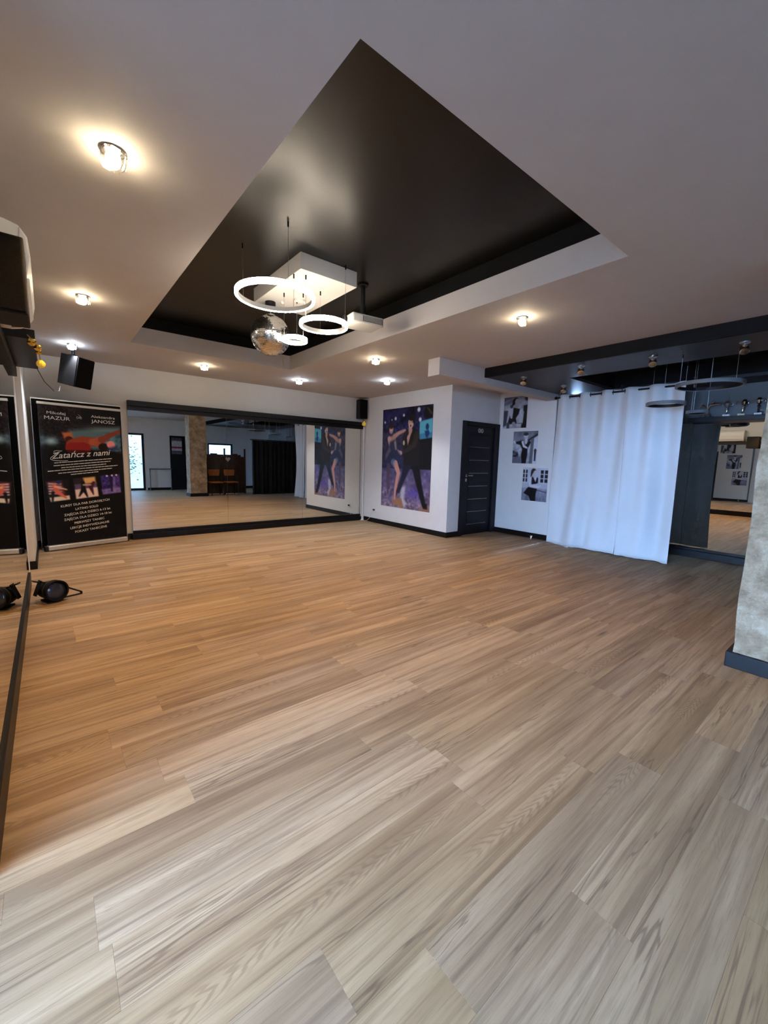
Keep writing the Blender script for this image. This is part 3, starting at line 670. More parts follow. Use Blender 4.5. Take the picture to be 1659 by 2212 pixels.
def btext(body, ul, vl, ur, vr, cap, bold=.0, shear=0.0):
    x0, y0, z0 = bpos(ul, vl); x1, _, z1 = bpos(ur, vr); L_ = math.hypot(x1 - x0, z1 - z0)
    o = obj('lettering', text_mesh(body, cap / .70, bold, shear, width=L_), 'paper', sheet)
    o.location = Vector((x0, y0, z0)) - sheet.location; o.rotation_euler = (0, -math.atan2(z1 - z0, x1 - x0), 0); return o
btext('Mikołaj', .095, .066, .308, .066, .036, .0); btext('MAZUR', .064, .104, .357, .104, .046, .0)
btext('Aleksandra', .618, .068, .933, .068, .035, .0); btext('JANOSZ', .617, .105, .929, .105, .046, .0)
btext('Zatańcz z nami', .115, .380, .853, .343, .080, .0006, .35)
for b_, ul, vl, ur, vr in (('KURSY DLA PAR DOROSŁYCH', .179, .731, .799, .698), ('LATINO SOLO', .352, .757, .643, .742), ('ZAJĘCIA DLA DZIECI 6-13 lat', .212, .797, .803, .767), ('ZAJĘCIA DLA DZIECI 14-18 lat', .207, .832, .82, .800),
                           ('PIERWSZY TANIEC', .33, .861, .715, .841), ('LEKCJE INDYWIDUALNE', .274, .897, .777, .872), ('POKAZY TANECZNE', .329, .928, .743, .907)):
    btext(b_, ul, vl, ur, vr, .031, .0004)['kind'] = 'stuff'
# swash under the first letter and small ampersand-like knot
def bstroke(pts, r):
    P = [Vector(bpos(*q)) - sheet.location for q in pts]; return obj('lettering', MB().tube(P, r, 6), 'paper', sheet)
bstroke([(.30, .392), (.22, .394), (.14, .392), (.10, .383), (.105, .372), (.14, .356), (.19, .332), (.24, .322), (.17, .321), (.14, .328)], .0035)
bstroke([(.47 + .03 * math.cos(t_) * (1 if t_ < 6.28 else .6), .077 + .008 * math.sin(t_ * 2)) for t_ in [i * .4 for i in range(17)]] + [(.48, .062), (.46, .055)], .0016)
for ul, vl, ur, vr in ((.138, .412, .861, .374), (.13, .432, .841, .394), (.215, .446, .78, .416), (.059, .471, .937, .426), (.176, .486, .857, .449), (.323, .495, .678, .475)):
    mb = MB(); x = 0.0; x0, y0, z0 = bpos(ul, vl); x1, _, z1 = bpos(ur, vr); L_ = math.hypot(x1 - x0, z1 - z0)
    while x < L_ - .01:
        wd = min(random.uniform(.025, .075), L_ - x); mb.box(x, -.0006, 0, x + wd, 0, .0095); x += wd + .006
    o = obj('small_print', mb, 'paper', sheet, kind='stuff'); o.location = Vector((x0, y0, z0)) - sheet.location; o.rotation_euler = (0, -math.atan2(z1 - z0, x1 - x0), 0)
obj('top_bar', MB().box(0, -.012, BHh - .012, BW, .012, BHh + .022), 'silver', ban, bevel=.004)
obj('base_housing', MB().box(0, -.05, .008, BW, .05, .075), 'silver', ban, bevel=.012)
obj('end_cap', MB().box(-.03, -.045, .004, 0, .045, .07), 'rubber', ban, bevel=.01); obj('end_cap', MB().box(BW, -.045, .004, BW + .02, .045, .07), 'rubber', ban, bevel=.01)
obj('support_pole', MB().cyl((BW / 2, .03, .07), (BW / 2, .03, BHh), .009), 'steel', ban)
bp_ = thing('black_board', 'tall black board leaning behind the roll-up banner', 'board', (-.13, 7.315, 0), math.atan2(.165, 1.0))
obj('board_panel', MB().box(0, 0, .02, 1.04, .02, 2.045), 'darkpanel', bp_); obj('board_frame', MB().box(-.006, -.004, 0, 0, .024, 2.06).box(1.04, -.004, 0, 1.05, .024, 2.06).box(0, -.004, 2.045, 1.04, .024, 2.06).box(0, -.004, 0, 1.04, .024, .02), 'steel', bp_)

# ------------------------------------------------------------------ door to the washroom
dr = thing('door_1', 'dark anthracite door marked 00 between the white walls', 'door', (5.76, YD, 0)); dr['kind'] = 'structure'
fr = obj('door_frame', MB().box(0, -.03, 0, .085, .05, 2.085).box(.93, -.03, 0, 1.068, .05, 2.085).box(.085, -.03, 2.015, .93, .05, 2.085), 'door', dr, bevel=.004)
lf = obj('door_leaf', MB().box(.088, .0, .008, .927, .04, 2.012), 'door', dr, bevel=.003)
obj('leak_panel', MB().box(.0, .052, -.05, 1.068, .10, 2.10), 'darkpanel', dr)  # dark panel added behind the leaf to stop sky leaking under the door
zg = (.20, .435, .67, .91, 1.15, 1.39, 1.63)
edges = (.10,) + zg
for i, z in enumerate(zg):
    z1 = (zg[i + 1] - .008) if i + 1 < len(zg) else 1.86
    obj('door_panel', MB().box(.235, -.008, z + .008, .80, 0, z1), 'door', lf, bevel=.002)
    obj('groove_strip', MB().box(.235, -.0045, z - .004, .80, 0, z + .004), 'steel', lf, label='thin metal inlay')
hd = obj('handle', MB().box(.135, -.01, 1.085, .185, 0, 1.135).cyl((.16, -.01, 1.11), (.16, -.05, 1.11), .009).box(.15, -.06, 1.10, .285, -.045, 1.12), 'chrome', lf, bevel=.002, label='chrome lever handle')
obj('key_plate', MB().box(.13, -.008, 1.0, .18, 0, 1.055), 'chrome', lf, bevel=.002, label='square chrome key plate')
o = obj('door_number', text_mesh('00', .105, .004, width=.155), 'steel', lf, label='pale metal 00 sign'); o.location = (.44, -.002, 1.90)

# ------------------------------------------------------------------ white curtain on its rod
def curtain_panel(y0, y1, label, seed, xoff=0.0, gather=1.0):
    rs = random.Random(seed); ny, nz = 120, 46; v = []; f = []
    zt, zb = 2.495, .012
    for j in range(nz + 1):
        t_ = j / nz; z = zt + (zb - zt) * t_
        for i in range(ny + 1):
            s = i / ny; y = y0 + (y1 - y0) * s
            amp = .052 * (1 - .45 * min(1, t_ * 2.2) ** .8)
            ph = 2 * math.pi * (y - 3.49 - .085) / .335
            x = 6.70 + xoff - amp * math.sin(ph + math.pi * .5) * (1 - .35 * t_) + .09 * min(1, t_ * 1.5) * mnoise.noise(Vector((y * 2.6 + .35 * z, z * .25, seed + 9))) + .018 * t_ * mnoise.noise(Vector((y * 3.1, z * .7, seed)))
            x -= .05 * t_ ** 5 * (1 + .7 * mnoise.noise(Vector((y * 5, 0, seed + 4))))
            yy = y + .03 * t_ * math.sin(z * 2.0 + seed) * (s - .5) + (.05 * t_ ** 2 * (1 - s) if seed == 1 else -.05 * t_ ** 2 * s)
            zz = z + (.012 * mnoise.noise(Vector((y * 9, 3, seed))) if j == nz else 0)
            v.append((x, yy, max(zz, .006)))
    for j in range(nz):
        for i in range(ny): a = j * (ny + 1) + i; f.append((a, a + 1, a + ny + 2, a + ny + 1))
    me = bpy.data.meshes.new('curtain'); me.from_pydata(v, [], f)
    for p in me.polygons: p.use_smooth = True
    o = obj('curtain', me, 'cloth'); m_ = o.modifiers.new('thick', 'SOLIDIFY'); m_.thickness = .003
    return tag(o, label, 'curtain', 'white curtain panels')
curtain_panel(2.545, 3.70, 'wide white curtain panel next to the photo wall', 1)
curtain_panel(1.88, 2.60, 'narrower white curtain panel nearest the right mirror', 2, -.018)
rod = thing('curtain_rod', 'black curtain rod carrying the white curtain', 'curtain rod', (6.70, 2.8, 2.455))
obj('pole', MB().cyl((0, -1.08, 0), (0, .93, 0), .0125, 12), 'black', rod)
for y in (-1.10, .93): obj('finial', MB().ball((0, y, 0), .026, 14, 8), 'black', rod, smooth=True)
for y in (-1.0, -.1, .86):
    obj('rod_bracket', MB().cyl((0, y, .012), (0, y, ZS - 2.455), .006, 8).lathe([(.022, 0), (.022, .006)], (0, y, ZS - 2.455 - .006)), 'black', rod)
y = 3.49 + .085 - .084
while y > 1.9:
    e = MB(); 
    for dy in (0,):
        pts = [(.03 * math.cos(a) * .35, y - 2.8 + .0, .03 * math.sin(a)) for a in [k * math.pi / 8 for k in range(17)]]
        e.tube(pts, .005, 6)
    obj('eyelet', e, 'black', rod); y -= .1675

# ------------------------------------------------------------------ ceiling spotlights
def lit_spot(loc, warm, label):
    r = thing('ceiling_spotlight', label, 'ceiling light', loc, 0, 'lit ceiling spotlights')
    obj('mount_ring', MB().lathe([(.048, 0), (.05, -.006), (.042, -.010), (.034, -.006)], seg=28), 'chrome', r, smooth=True)
    a = math.radians(45); rot = Matrix.Rotation(a, 3, 'Z')
    g = MB()
    for k in range(4):
        rr = Matrix.Rotation(k * math.pi / 2 + .4, 3, 'Z'); c0 = rr @ Vector((.046, 0, -.035))
        g.v += [tuple(c0 + rr @ Vector(p)) for p in ((-.006, -.03, .026), (.002, -.03, .026), (.002, .03, .026), (-.006, .03, .026), (-.014, -.024, -.03), (-.006, -.024, -.03), (-.006, .024, -.03), (-.014, .024, -.03))]
        n = len(g.v) - 8; g.f += [tuple(n + i for i in q) for q in ((0, 3, 2, 1), (4, 5, 6, 7), (0, 1, 5, 4), (1, 2, 6, 5), (2, 3, 7, 6), (3, 0, 4, 7))]
    obj('crystal_collar', g, 'crystal', r)
    obj('bulb', MB().ball((0, 0, -.035), .030, 16, 10, (1, 1, 1.25)), 'bulb_warm' if warm else 'bulb_cool', r, smooth=True)
    l = bpy.data.lights.new('spot_beam', 'SPOT'); l.energy = SPOT_W; l.color = (1, .53, .17) if warm else (.92, .94, 1.0)
    l.spot_size = math.radians(112); l.spot_blend = .6; l.shadow_soft_size = .03
    lo = bpy.data.objects.new('spot_beam', l); col.objects.link(lo); lo.parent = r; lo.location = (0, 0, -.075)
    return r
SP = [(.30, 2.31, True, 'lit warm ceiling spotlight nearest the camera, top left of the photo'), (.31, 4.48, True, 'lit warm ceiling spotlight over the left wall between mirror and tray'),
      (.31, 6.50, False, 'lit cool white ceiling spotlight above the far left loudspeaker'), (1.86, 6.54, True, 'lit warm ceiling spotlight in front of the wide far mirror'),
      (3.39, 6.53, False, 'lit bluish ceiling spotlight right of the mirror ball by the far wall'), (3.41, 4.44, True, 'lit warm ceiling spotlight right of the tray in front of the poster wall'),
      (4.44, 5.46, False, 'lit white ceiling spotlight closest to the couple poster'), (3.41, 2.28, True, 'lit warm ceiling spotlight right of the tray near the dark beam')]
for x, y, wm, lb in SP: lit_spot((x, y, ZC), wm, lb)

def off_spot():
    r = thing('soffit_spotlight', '', 'ceiling light', (0, 0, 0), 0, 'unlit spotlights under the lowered ceiling')
    obj('base_plate', MB().lathe([(.042, 0), (.042, -.012), (.03, -.018)], seg=24), 'steel', r, smooth=True)
    obj('arm', MB().cyl((0, 0, -.012), (0, 0, -.04), .008), 'chrome', r)
    hd_ = obj('lamp_head', MB().lathe([(.018, -.03), (.036, -.012), (.038, .04), (.033, .042)], (0, 0, -.062), (-.55, -.25, -.8), 24), 'chrome', r, smooth=True)
    obj('lens', MB().lathe([(.032, .036), (.030, .046), (.012, .052)], (0, 0, -.062), (-.55, -.25, -.8), 20), 'crystal', hd_, smooth=True)
    return r
OF = [(5.18, 3.38, 'unlit chrome soffit spotlight closest to the white bulkhead'), (5.05, 2.52, 'unlit chrome soffit spotlight, second from the bulkhead along the dark beam'), (6.12, 3.30, 'unlit chrome soffit spotlight above the left end of the white curtain'),
      (5.15, 1.79, 'unlit chrome soffit spotlight between the curtain and the black recess edge, third along the beam'), (5.16, 1.03, 'unlit chrome soffit spotlight farthest right under the lowered ceiling')]
os_ = off_spot()
for i, (x, y, lb) in enumerate(OF):
    if i == 0: os_.location = (x, y, ZS); os_['label'] = lb
    else: copy_tree(os_, (x, y, ZS), 0, lb)

# ------------------------------------------------------------------ ring lamps
def ring(name, label, c, R, ztop, glow, angs, grp):
    r = thing(name, label, 'pendant lamp', c, 0, grp); seg = 64
    hh = .019
    def band(prof):
        m_ = MB(); n = len(prof)
        for k in range(seg):
            t_ = 2 * math.pi * k / seg
            for rr, z in prof: m_.v.append((rr * math.cos(t_), rr * math.sin(t_), z))
        for k in range(seg):
            k2 = (k + 1) % seg
            for i in range(n): i2 = (i + 1) % n; m_.f.append((k * n + i, k * n + i2, k2 * n + i2, k2 * n + i))
        return m_
    obj('ring_frame', band([(R - .024, hh), (R - .008, hh), (R - .008, -hh + .004), (R - .024, -hh + .004)]), 'silver' if glow else 'black', r, smooth=True)
    obj('light_band', band([(R - .0078, hh), (R - .002, hh), (R, hh - .004), (R, -hh + .004), (R - .004, -hh), (R - .022, -hh), (R - .024, -hh + .0038), (R - .0078, -hh + .0038)]), 'ringglow' if glow else 'ringoff', r, smooth=True)
    for a in angs:
        x, y = (R - .016) * math.cos(a), (R - .016) * math.sin(a); zt = ztop(c[0] + x, c[1] + y) - c[2]
        w_ = obj('suspension_wire', MB().cyl((x, y, hh), (x, y, zt - .03), .0012, 6), 'steel', r)
        obj('wire_mount', MB().cyl((x, y, zt - .035), (x, y, zt - .0005), .006, 10), 'black', w_)
    return r
CX0, CX1, CY0, CY1, CZ = 1.67, 2.22, 3.19, 4.17, 2.86
def ztop(x, y): return CZ if (CX0 < x < CX1 and CY0 < y < CY1) else ZB
ring('ring_pendant', 'largest of the three glowing ring lamps under the black ceiling tray', (1.44, 3.16, 2.58), .30, ztop, True, (2.2, 4.6, .6), 'lit ring lamps')
ring('ring_pendant', 'middle-sized glowing ring lamp in front of the projector', (1.95, 3.30, 2.51), .21, ztop, True, (1.2, 3.3, 5.4), 'lit ring lamps')
ring('ring_pendant', 'smallest glowing ring lamp just right of the mirror ball', (1.89, 3.73, 2.46), .118, ztop, True, (.9, 3.0, 5.1), 'lit ring lamps')
def ztop2(x, y): return ZS + .24 if (RX0 < x < RX1 and RY0 < y < RY1) else ZS
ring('ring_pendant', 'largest unlit ring lamp under the dark lowered ceiling', (5.50, 1.35, 2.23), .30, ztop2, False, (.2, 2.3, 4.2), 'unlit ring lamps')
ring('ring_pendant', 'middle unlit ring lamp hanging in front of the white curtain', (5.93, 1.87, 2.12), .21, ztop2, False, (1.2, 3.3, 5.4), 'unlit ring lamps')
ring('ring_pendant', 'smallest unlit ring lamp hanging near the trophy shelf', (6.50, 1.69, 2.06), .118, ztop2, False, (.9, 3.0, 5.1), 'unlit ring lamps')

cb = thing('ceiling_box', 'white rectangular box mounted inside the black ceiling tray', 'ceiling box', (1.945, 3.68, ZB))
obj('box_body', MB().box(CX0 - 1.945, CY0 - 3.68, CZ - ZB, CX1 - 1.945, CY1 - 3.68, 0), 'whitebox', cb, bevel=.003)
for x, y in ((.10, .15), (-.07, .28)):
    obj('sensor_cap', MB().ball((x, y, CZ - ZB - .004), .016, 12, 8), 'white', cb, smooth=True)
obj('cable_rose', MB().lathe([(.055, 0), (.055, -.02), (.045, -.026)], (.03, .12, CZ - ZB)), 'whitebox', cb, smooth=True)

# mirror ball
BR = .192; bc = (1.79, 4.05, 2.545)
mbl = thing('mirror_ball', 'silver mirror ball hanging below the white ceiling box', 'mirror ball', bc)
obj('ball_core', MB().ball((0, 0, 0), BR - .004, 32, 18), 'steel', mbl, smooth=True)
tl = MB(); rows = 44
for i in range(rows):
    p0 = math.pi * i / rows + .008; p1 = math.pi * (i + 1) / rows - .008; n = max(6, int(2 * math.pi * BR * math.sin((p0 + p1) / 2) / .0138))
    for k in range(n):
        t0 = 2 * math.pi * k / n + .006; t1 = 2 * math.pi * (k + 1) / n - .006
        c = Vector((0, 0, 0)); P = []
        for ph, t_ in ((p0, t0), (p1, t0), (p1, t1), (p0, t1)): P.append(Vector((math.sin(ph) * math.cos(t_), math.sin(ph) * math.sin(t_), math.cos(ph))) * BR)
        c = sum(P, Vector()) / 4; q = Matrix.Rotation(random.gauss(0, .10), 3, Vector((random.random() - .5, random.random() - .5, random.random() - .5)).normalized())
        P = [c + q @ (p - c) for p in P]; tl.quad(*[tuple(p) for p in P])
obj('mirror_tiles', tl, 'balltile', mbl, kind='stuff')
obj('ball_cap', MB().lathe([(.045, BR - .012), (.045, BR + .004), (.015, BR + .012)]), 'steel', mbl, smooth=True)
obj('ball_rod', MB().cyl((0, 0, BR), (0, 0, CZ - bc[2] - .02), .005), 'steel', mbl)
obj('ball_motor', MB().lathe([(.05, CZ - bc[2]), (.05, CZ - bc[2] - .035), (.03, CZ - bc[2] - .04)]), 'blackmat', mbl, smooth=True)

# projector
pj = thing('projector', 'grey video projector hanging from a pole in the black tray', 'projector', (2.41, 3.36, 2.60), -.12)
obj('body', MB().box(-.165, -.12, 0, .165, .12, .085), 'projwhite', pj, bevel=.014)
obj('vent_panel', MB().box(-.06, -.1215, .02, .15, -.119, .068), 'blackmat', pj)
for k in range(7): obj('vent_slat', MB().box(-.055, -.1225, .024 + k * .0065, .145, -.1205, .027 + k * .0065), 'projwhite', pj)
obj('lens_ring', MB().lathe([(.04, 0), (.043, .02), (.03, .022), (.028, .008)], (-.165, .03, .045), (-1, 0, 0), 24, False), 'blackmat', pj, smooth=True)
obj('lens', MB().lathe([(.028, .0), (.020, .012), (.008, .016)], (-.165, .03, .045), (-1, 0, 0), 20), 'lens', pj, smooth=True)
obj('mount_arm', MB().box(-.09, -.012, .10, .09, .012, .108).box(-.012, -.08, .10, .012, .08, .108).cyl((-.085, 0, .085), (-.085, 0, .104), .006).cyl((.085, 0, .085), (.085, 0, .104), .006).cyl((0, -.075, .085), (0, -.075, .104), .006).cyl((0, .075, .085), (0, .075, .104), .006), 'blackmat', pj)
obj('pole', MB().cyl((0, 0, .104), (0, 0, ZB - 2.60), .021).lathe([(.05, ZB - 2.602), (.05, ZB - 2.615)], (0, 0, 0)).cyl((0, 0, .12), (0, 0, .19), .027), 'blackmat', pj)
cab = MB().tube([(.10, .10, .06), (.14, .15, .12), (.06, .12, .20), (.01, .03, .26), (.0, .024, .36)], .005)
obj('cable', cab, 'rubber', pj)

# ------------------------------------------------------------------ loudspeakers
def speaker(name, label, loc, rz, tilt, W, D_, H, wedge=0.0, bracket=None):
    r = thing(name, label, 'loudspeaker', loc, rz)
    R_ = Matrix.Rotation(tilt, 3, 'X')
    poly = [(-W / 2, -D_ / 2), (W / 2, -D_ / 2), (W / 2 - wedge, D_ / 2), (-W / 2 + wedge, D_ / 2)]
    def rot(m_):
        m_.v = [tuple(R_ @ Vector(p)) for p in m_.v]; return m_
    b = obj('cabinet', rot(MB().prism(poly, 2, -H / 2, H / 2)), 'blackmat', r, bevel=.006)
    obj('front_grille', rot(MB().box(-W / 2 + .008, -D_ / 2 - .012, -H / 2 + .008, W / 2 - .008, -D_ / 2, H / 2 - .008)), 'grille', r, bevel=.004)
    if bracket: obj('wall_bracket', bracket, 'blackmat', r)
    return r
# far left corner, tilted down (front towards the room)
speaker('loudspeaker', 'black loudspeaker tilted downwards in the far left corner under the ceiling', (.33, 6.72, 2.37), .80, .22, .27, .27, .37, .05,
        MB().box(-.05, -.03, .17, .05, .03, .20).cyl((0, 0, .19), (0, 0, ZC - 2.37), .018).lathe([(.05, ZC - 2.371), (.05, ZC - 2.385)]))
speaker('loudspeaker', 'small black loudspeaker above the right end of the far mirror', (5.305, YF - .14, 2.42), -.0, .0, .20, .18, .40, .03, MB().box(-.03, .08, -.05, .03, .139, .05))
# left wall beside the air conditioner (front faces the camera)
speaker('loudspeaker', 'black loudspeaker hanging in front of the air conditioner at the left edge', (-.118, 2.60, 2.10), .0, .0, .182, .26, .32, .0, MB().box(-.104, -.03, .04, -.085, .03, .10))

# ------------------------------------------------------------------ air conditioner
ac = thing('air_conditioner', 'white wall air conditioner above the left mirror', 'air conditioner', (XL, 3.28, 2.14))
prof = [(.001, .31), (.13, .31), (.185, .295), (.215, .25), (.222, .16), (.205, .07), (.15, .012), (.10, 0), (.001, 0)]
obj('body', MB().prism(prof, 1, -.475, .475).__class__ and (lambda m_: (m_.__setattr__('v', [(p[0], p[1], p[2]) for p in m_.v]), m_)[1])(MB().prism(prof, 1, -.475, .475)), 'white', ac, bevel=.008)
obj('air_flap', MB().prism([(.155, .004), (.212, .068), (.207, .074), (.150, .010)], 1, -.42, .40), 'white', ac)
obj('outlet_slot', MB().prism([(.10, -.002), (.148, .006), (.146, .010), (.10, .004)], 1, -.42, .40), 'rubber', ac)
obj('side_seam', MB().prism([(.16, .015), (.166, .015), (.19, .285), (.184, .285)], 1, -.4765, -.475), 'steel', ac)
tag(obj('cable_duct', MB().box(XL + .001, 2.95, 2.555, XL + .05, 3.28, 2.60), 'blackmat', bevel=.003), 'black duct on the wall above the air conditioner', 'duct')

# garland with gold baubles under the left shelf, cable to the loudspeaker
gl = thing('gold_garland', 'short string of gold baubles hanging at the left shelf', 'garland', (-.01, 4.10, 2.14))
obj('string', MB().tube([(-.05, -.25, .0), (-.01, -.1, -.02), (.005, .1, -.015), (.005, .35, .0), (.01, .60, -.02)], .0035, 6), 'bronze', gl)
for p, r_ in (((-.03, -.17, -.028), .028), ((.0, -.03, -.035), .024), ((.004, .17, -.03), .02)): obj('bauble', MB().ball(p, r_, 14, 8), 'gold', gl)
obj('bauble', MB().ball((.012, .60, -.05), .033, 10, 6), 'amber', gl, label='amber glass bauble')
tag(obj('speaker_cable', MB().tube([(-.03, 5.30, 2.14), (.02, 5.6, 2.06), (.10, 6.0, 2.02), (.15, 6.35, 2.06), (.17, 6.52, 2.14)], .004, 6), 'rubber'), 'thin brown cable sagging from left shelf to the corner loudspeaker', 'cable')
am = thing('amber_lamp', 'small amber ball lamp at the right end of the far mirror rail', 'lamp', (5.375, YF - .15, 2.115))
obj('glass_ball', MB().ball((0, 0, 0), .045, 12, 7), 'amber', am); obj('collar', MB().lathe([(.022, .04), (.022, .062)]).cyl((0, 0, .055), (0, .05, .07), .006), 'gold', am); obj('hanger', MB().tube([(0, .0, .06), (.0, .03, .10), (-.02, .06, .11)], .003, 6), 'rubber', am)

# ------------------------------------------------------------------ floor lamp (stage light) by the left mirror
pr = thing('stage_light', 'black stage spotlight lying on the floor by the left mirror', 'stage light', (-.045, 4.72, 0), .35)
ax = (.12, -1, .10)
obj('body', MB().lathe([(.035, -.11), (.07, -.10), (.078, -.06), (.075, -.02), (.088, .0), (.088, .085), (.093, .09), (.093, .10), (.082, .10), (.080, .03)], (0, 0, .098), ax, 28), 'blackmat', pr, smooth=True)
obj('lens', MB().lathe([(.079, .072), (.06, .082), (.02, .087)], (0, 0, .098), ax, 24), 'lens', pr, smooth=True)
obj('cooling_ring', MB().lathe([(.0915, .03), (.0935, .032), (.0935, .044), (.0915, .046)], (0, 0, .098), ax, 28), 'rubber', pr, smooth=True)
obj('yoke', MB().box(-.112, -.02, .07, -.098, .03, .21, Matrix.Rotation(.35, 3, 'Y'), (-.105, 0, .12)).box(-.13, -.02, .195, .02, .03, .205, Matrix.Rotation(.35, 3, 'Y'), (-.105, 0, .2)).box(.098, -.016, .06, .108, .02, .15), 'blackmat', pr, bevel=.003)
obj('knob', MB().lathe([(.016, 0), (.018, .02), (.01, .024)], (.104, 0, .10), (1, 0, 0), 16), 'rubber', pr, smooth=True)
obj('floor_bracket', MB().box(.09, -.015, .0, .24, .015, .008).box(.228, -.015, .008, .24, .015, .028), 'blackmat', pr, bevel=.002)
obj('bracket_strut', MB().tube([(.085, .0, .125), (.15, .0, .075), (.232, 0, .024)], .007, 8), 'blackmat', pr)
obj('foot', MB().box(-.06, -.07, 0, .06, .07, .012), 'rubber', pr)

# ------------------------------------------------------------------ corner: pipe, socket, plug
pp = thing('heating_pipe', 'white vertical pipe in the corner beside the far mirror', 'pipe', (5.425, 7.435, 0))
obj('pipe', MB().cyl((0, 0, .02), (0, 0, 2.06), .016), 'white', pp, smooth=True); obj('floor_collar', MB().lathe([(.045, 0), (.045, .01), (.02, .03), (.02, .10)], seg=20), 'white', pp, smooth=True)
so = thing('wall_socket', 'white wall socket with black plug below the couple poster', 'socket', (XP, 6.98, .28))
obj('plate', MB().box(-.010, -.075, -.04, -.001, .075, .04), 'white', so, bevel=.004)
for y in (-.037, .037): obj('socket_insert', MB().lathe([(.026, .0), (.026, .004), (.020, .001)], (-.010, y, 0), (-1, 0, 0), 18), 'white', so)
obj('plug', MB().cyl((-.012, .037, 0), (-.05, .037, 0), .018), 'rubber', so)
obj('plug_cord', MB().tube([(-.05, .037, 0), (-.07, .06, -.06), (-.05, .16, -.20), (-.03, .28, -.265), (-.03, .38, -.275)], .004, 6), 'white', so)
ds = thing('door_stop', 'small chrome door stop on the floor below the photos', 'door stop', (6.72, 4.02, 0))
obj('post', MB().lathe([(.022, 0), (.018, .006), (.016, .045)]), 'chrome', ds, smooth=True); obj('rubber_cap', MB().lathe([(.018, .044), (.020, .048), (.020, .058), (.014, .062)]), 'white', ds, smooth=True)

# ------------------------------------------------------------------ trophies on the right shelf
ZT = 2.0855; XT = XR - .10
def cup(label, y, basem, bowl, stem, hh, tilt=0.0):
    r = thing('trophy', label, 'trophy', (XT, y, ZT), 0, 'trophies on the shelf')
    obj('base', MB().box(-.03, -.038, 0, .03, .038, .032), basem, r, bevel=.003)
    obj('stem', MB().lathe([(.014, .032), (.008, .05), (.012, hh * .45), (.02, hh * .55), (.008, hh * .62)], (0, 0, 0), (0, -tilt, 1)), stem, r, smooth=True)
    obj('bowl', MB().lathe([(.010, hh * .6), (.034, hh * .7), (.042, hh * .86), (.036, hh * .9), (.02, hh)], (0, 0, 0), (0, -tilt, 1)), bowl, r, smooth=True)
    for s in (-1, 1): obj('handle', MB().tube([(0, s * .034, hh * .72), (0, s * .062, hh * .74), (0, s * .064, hh * .86), (0, s * .038, hh * .87)], .004, 6), bowl, r)
    return r
cup('dark trophy cup with silver stem on a pale base', 1.61, 'marble', 'steel', 'chrome', .215)
cup('tilted silver trophy cup on a cream base', 1.445, 'creambase', 'chrome', 'chrome', .225, .12)
cup('slim dark trophy with bright top on a pale base, rightmost on the shelf', 1.27, 'marble', 'chrome', 'black', .235)
tr = thing('trophy', 'bronze branching figure trophy, leftmost on the shelf', 'trophy', (XT, 1.83, ZT), 0, 'trophies on the shelf')
obj('base', MB().box(-.03, -.09, 0, .03, .09, .012), 'black', tr, bevel=.003)
obj('figure', MB().tube([(0, .05, .012), (0, .03, .09), (0, .0, .13), (0, -.02, .17), (0, -.08, .185), (0, -.14, .182)], .012, 8).tube([(0, -.04, .012), (0, -.005, .07), (0, .0, .13)], .012, 8).tube([(0, 0, .13), (0, .04, .165), (0, .085, .175), (0, .105, .15)], .010, 8)
    .ball((0, .075, .19), .018, 10, 7).ball((0, -.05, .215), .018, 10, 7).tube([(0, -.02, .17), (0, -.045, .20)], .009, 8), 'bronze', tr, smooth=True)

# ------------------------------------------------------------------ side room behind the pillar (seen in the far mirror)
fe = thing('wooden_screen', 'dark wooden screen with a pale heart behind the chairs', 'screen', (4.85, -.02, 0))
for k in range(12):
    x = -.70 + k * .118; h_ = 1.30 + .14 * math.sin(math.pi * ((k + .5) / 6 % 1))
    obj('board', MB().box(x, 0, .03, x + .114, .025, h_), 'darkwood', fe, bevel=.003)
obj('screen_rail', MB().box(-.72, .026, .30, .72, .05, .38).box(-.72, .026, 1.05, .72, .05, 1.13), 'darkwood', fe); 
for x in (-.72, -.02, .70): obj('post', MB().box(x, .026, 0, x + .05, .076, 1.62), 'darkwood', fe)
hp = []
for k in range(28):
    t_ = 2 * math.pi * k / 28; hp.append((.0055 * 16 * math.sin(t_) ** 3 + .12, .0055 * (13 * math.cos(t_) - 5 * math.cos(2 * t_) - 2 * math.cos(3 * t_) - math.cos(4 * t_)) + 1.24))
obj('heart', MB().prism(hp, 1, .0255, .04).__class__ and (lambda m_: m_)(MB().prism(hp, 1, .026, .055)), 'heart', fe, label='pale wooden heart')
def chair(x, y, rz, label):
    r = thing('cafe_chair', label, 'chair', (x, y, 0), rz, 'chairs by the wooden screen')
    obj('seat', MB().box(-.2, -.2, .43, .2, .2, .47), 'orange', r, bevel=.012)
    obj('backrest', MB().box(-.19, -.215, .66, .19, -.195, .88), 'orange', r, bevel=.008)
    for a, b in ((-1, -1), (1, -1), (-1, 1), (1, 1)): obj('leg', MB().cyl((a * .18, b * .18, .43), (a * .2, b * .21, 0), .012, 10), 'black', r)
    for a in (-1, 1): obj('back_post', MB().cyl((a * .18, -.19, .43), (a * .18, -.215, .88), .012, 10), 'black', r)
    return r
chair(4.45, .33, 0, 'orange seated chair at the screen beside the pillar'); chair(4.98, .30, 0, 'orange seated chair under the pale heart')
dv = []; df = []; nx = 150
for j in range(2):
    for i in range(nx + 1):
        x = 5.62 + 1.95 * i / nx; dv.append((x, .62 + .035 * math.sin(x * 38) + .015 * math.sin(x * 17), 1.93 if j == 0 else .015))
for i in range(nx): df.append((i, i + 1, nx + 2 + i, nx + 1 + i))
me = bpy.data.meshes.new('black_drape'); me.from_pydata(dv, [], df)
for p in me.polygons: p.use_smooth = True
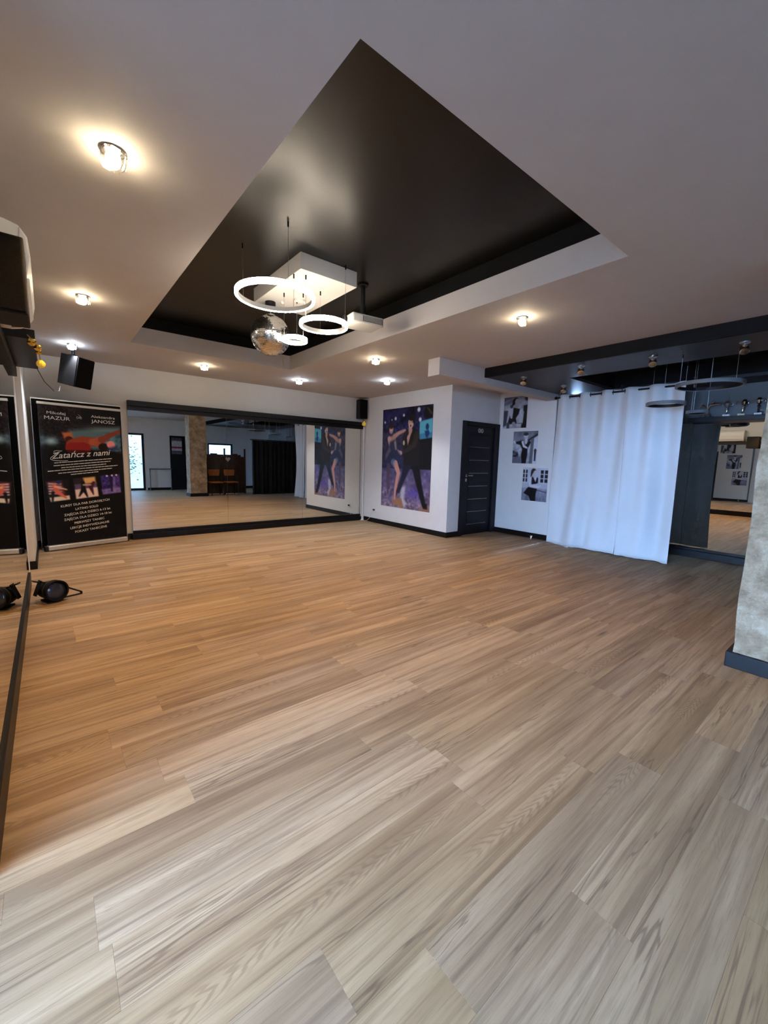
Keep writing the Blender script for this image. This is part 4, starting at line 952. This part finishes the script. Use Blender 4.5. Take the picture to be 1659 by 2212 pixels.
o = obj('black_drape', me, 'blackcloth'); m_ = o.modifiers.new('thick', 'SOLIDIFY'); m_.thickness = .004
tag(o, 'black drape closing the side room, seen in the far mirror', 'curtain')
tag(obj('drape_rod', MB().cyl((5.56, .62, 1.95), (7.63, .62, 1.95), .014), 'black'), 'rod holding the black drape', 'curtain rod')
dp = thing('notice_door', 'dark door leaf with a pinned notice on the back wall', 'door leaf', (3.66, YB + .02, 0))
obj('leaf', MB().box(0, -.018, .01, .62, .02, 2.07), 'darkpanel', dp, bevel=.003)
nt_ = Canvas(30, 50, (170, 170, 175)); nt_.grad(0, 0, 1, .2, (60, 60, 66), (90, 90, 96)).grad(0, .55, 1, .65, (130, 40, 50), (130, 40, 50)).grad(0, .8, 1, 1, (50, 50, 54), (90, 90, 96)).grain(0, 0, 1, 1, 14, 2)
o = obj('notice', nt_.mesh('notice', .36, .62), 'print', dp); o.rotation_euler = (0, 0, math.pi); o.location = (.42, .0245, 1.38)
br = thing('ballet_barre', 'grey metal barre standing along the back wall', 'barre', (3.3, YB + .20, 0))
obj('rail', MB().cyl((-.40, 0, .80), (.36, 0, .80), .02), 'woodbar', br, smooth=True)
for x in (-.38, .33): obj('post', MB().cyl((x, 0, 0), (x, 0, .80), .016).box(x - .02, -.15, 0, x + .02, .15, .02), 'woodbar', br)
sh = thing('garden_shrub', 'leafy shrub outside the glass door', 'shrub', (2.25, -3.7, -.2))
lf_ = MB()
for k in range(420):
    p = Vector((random.gauss(0, .32), random.gauss(0, .22), 1.35 + random.gauss(0, .45))); a = Matrix.Rotation(random.random() * 6.3, 3, 'Z') @ Matrix.Rotation(random.random() * 1.4, 3, 'X')
    lf_.quad(*[tuple(p + a @ Vector(q)) for q in ((-.05, 0, 0), (0, -.03, 0), (.06, 0, .01), (0, .03, 0))])
obj('foliage', lf_, 'leaf', sh, kind='stuff'); obj('stem', MB().tube([(0, 0, 0), (.03, .02, .5), (-.04, 0, 1.2), (.05, .03, 1.9)], .018), 'bark', sh)
print('planks', npl)
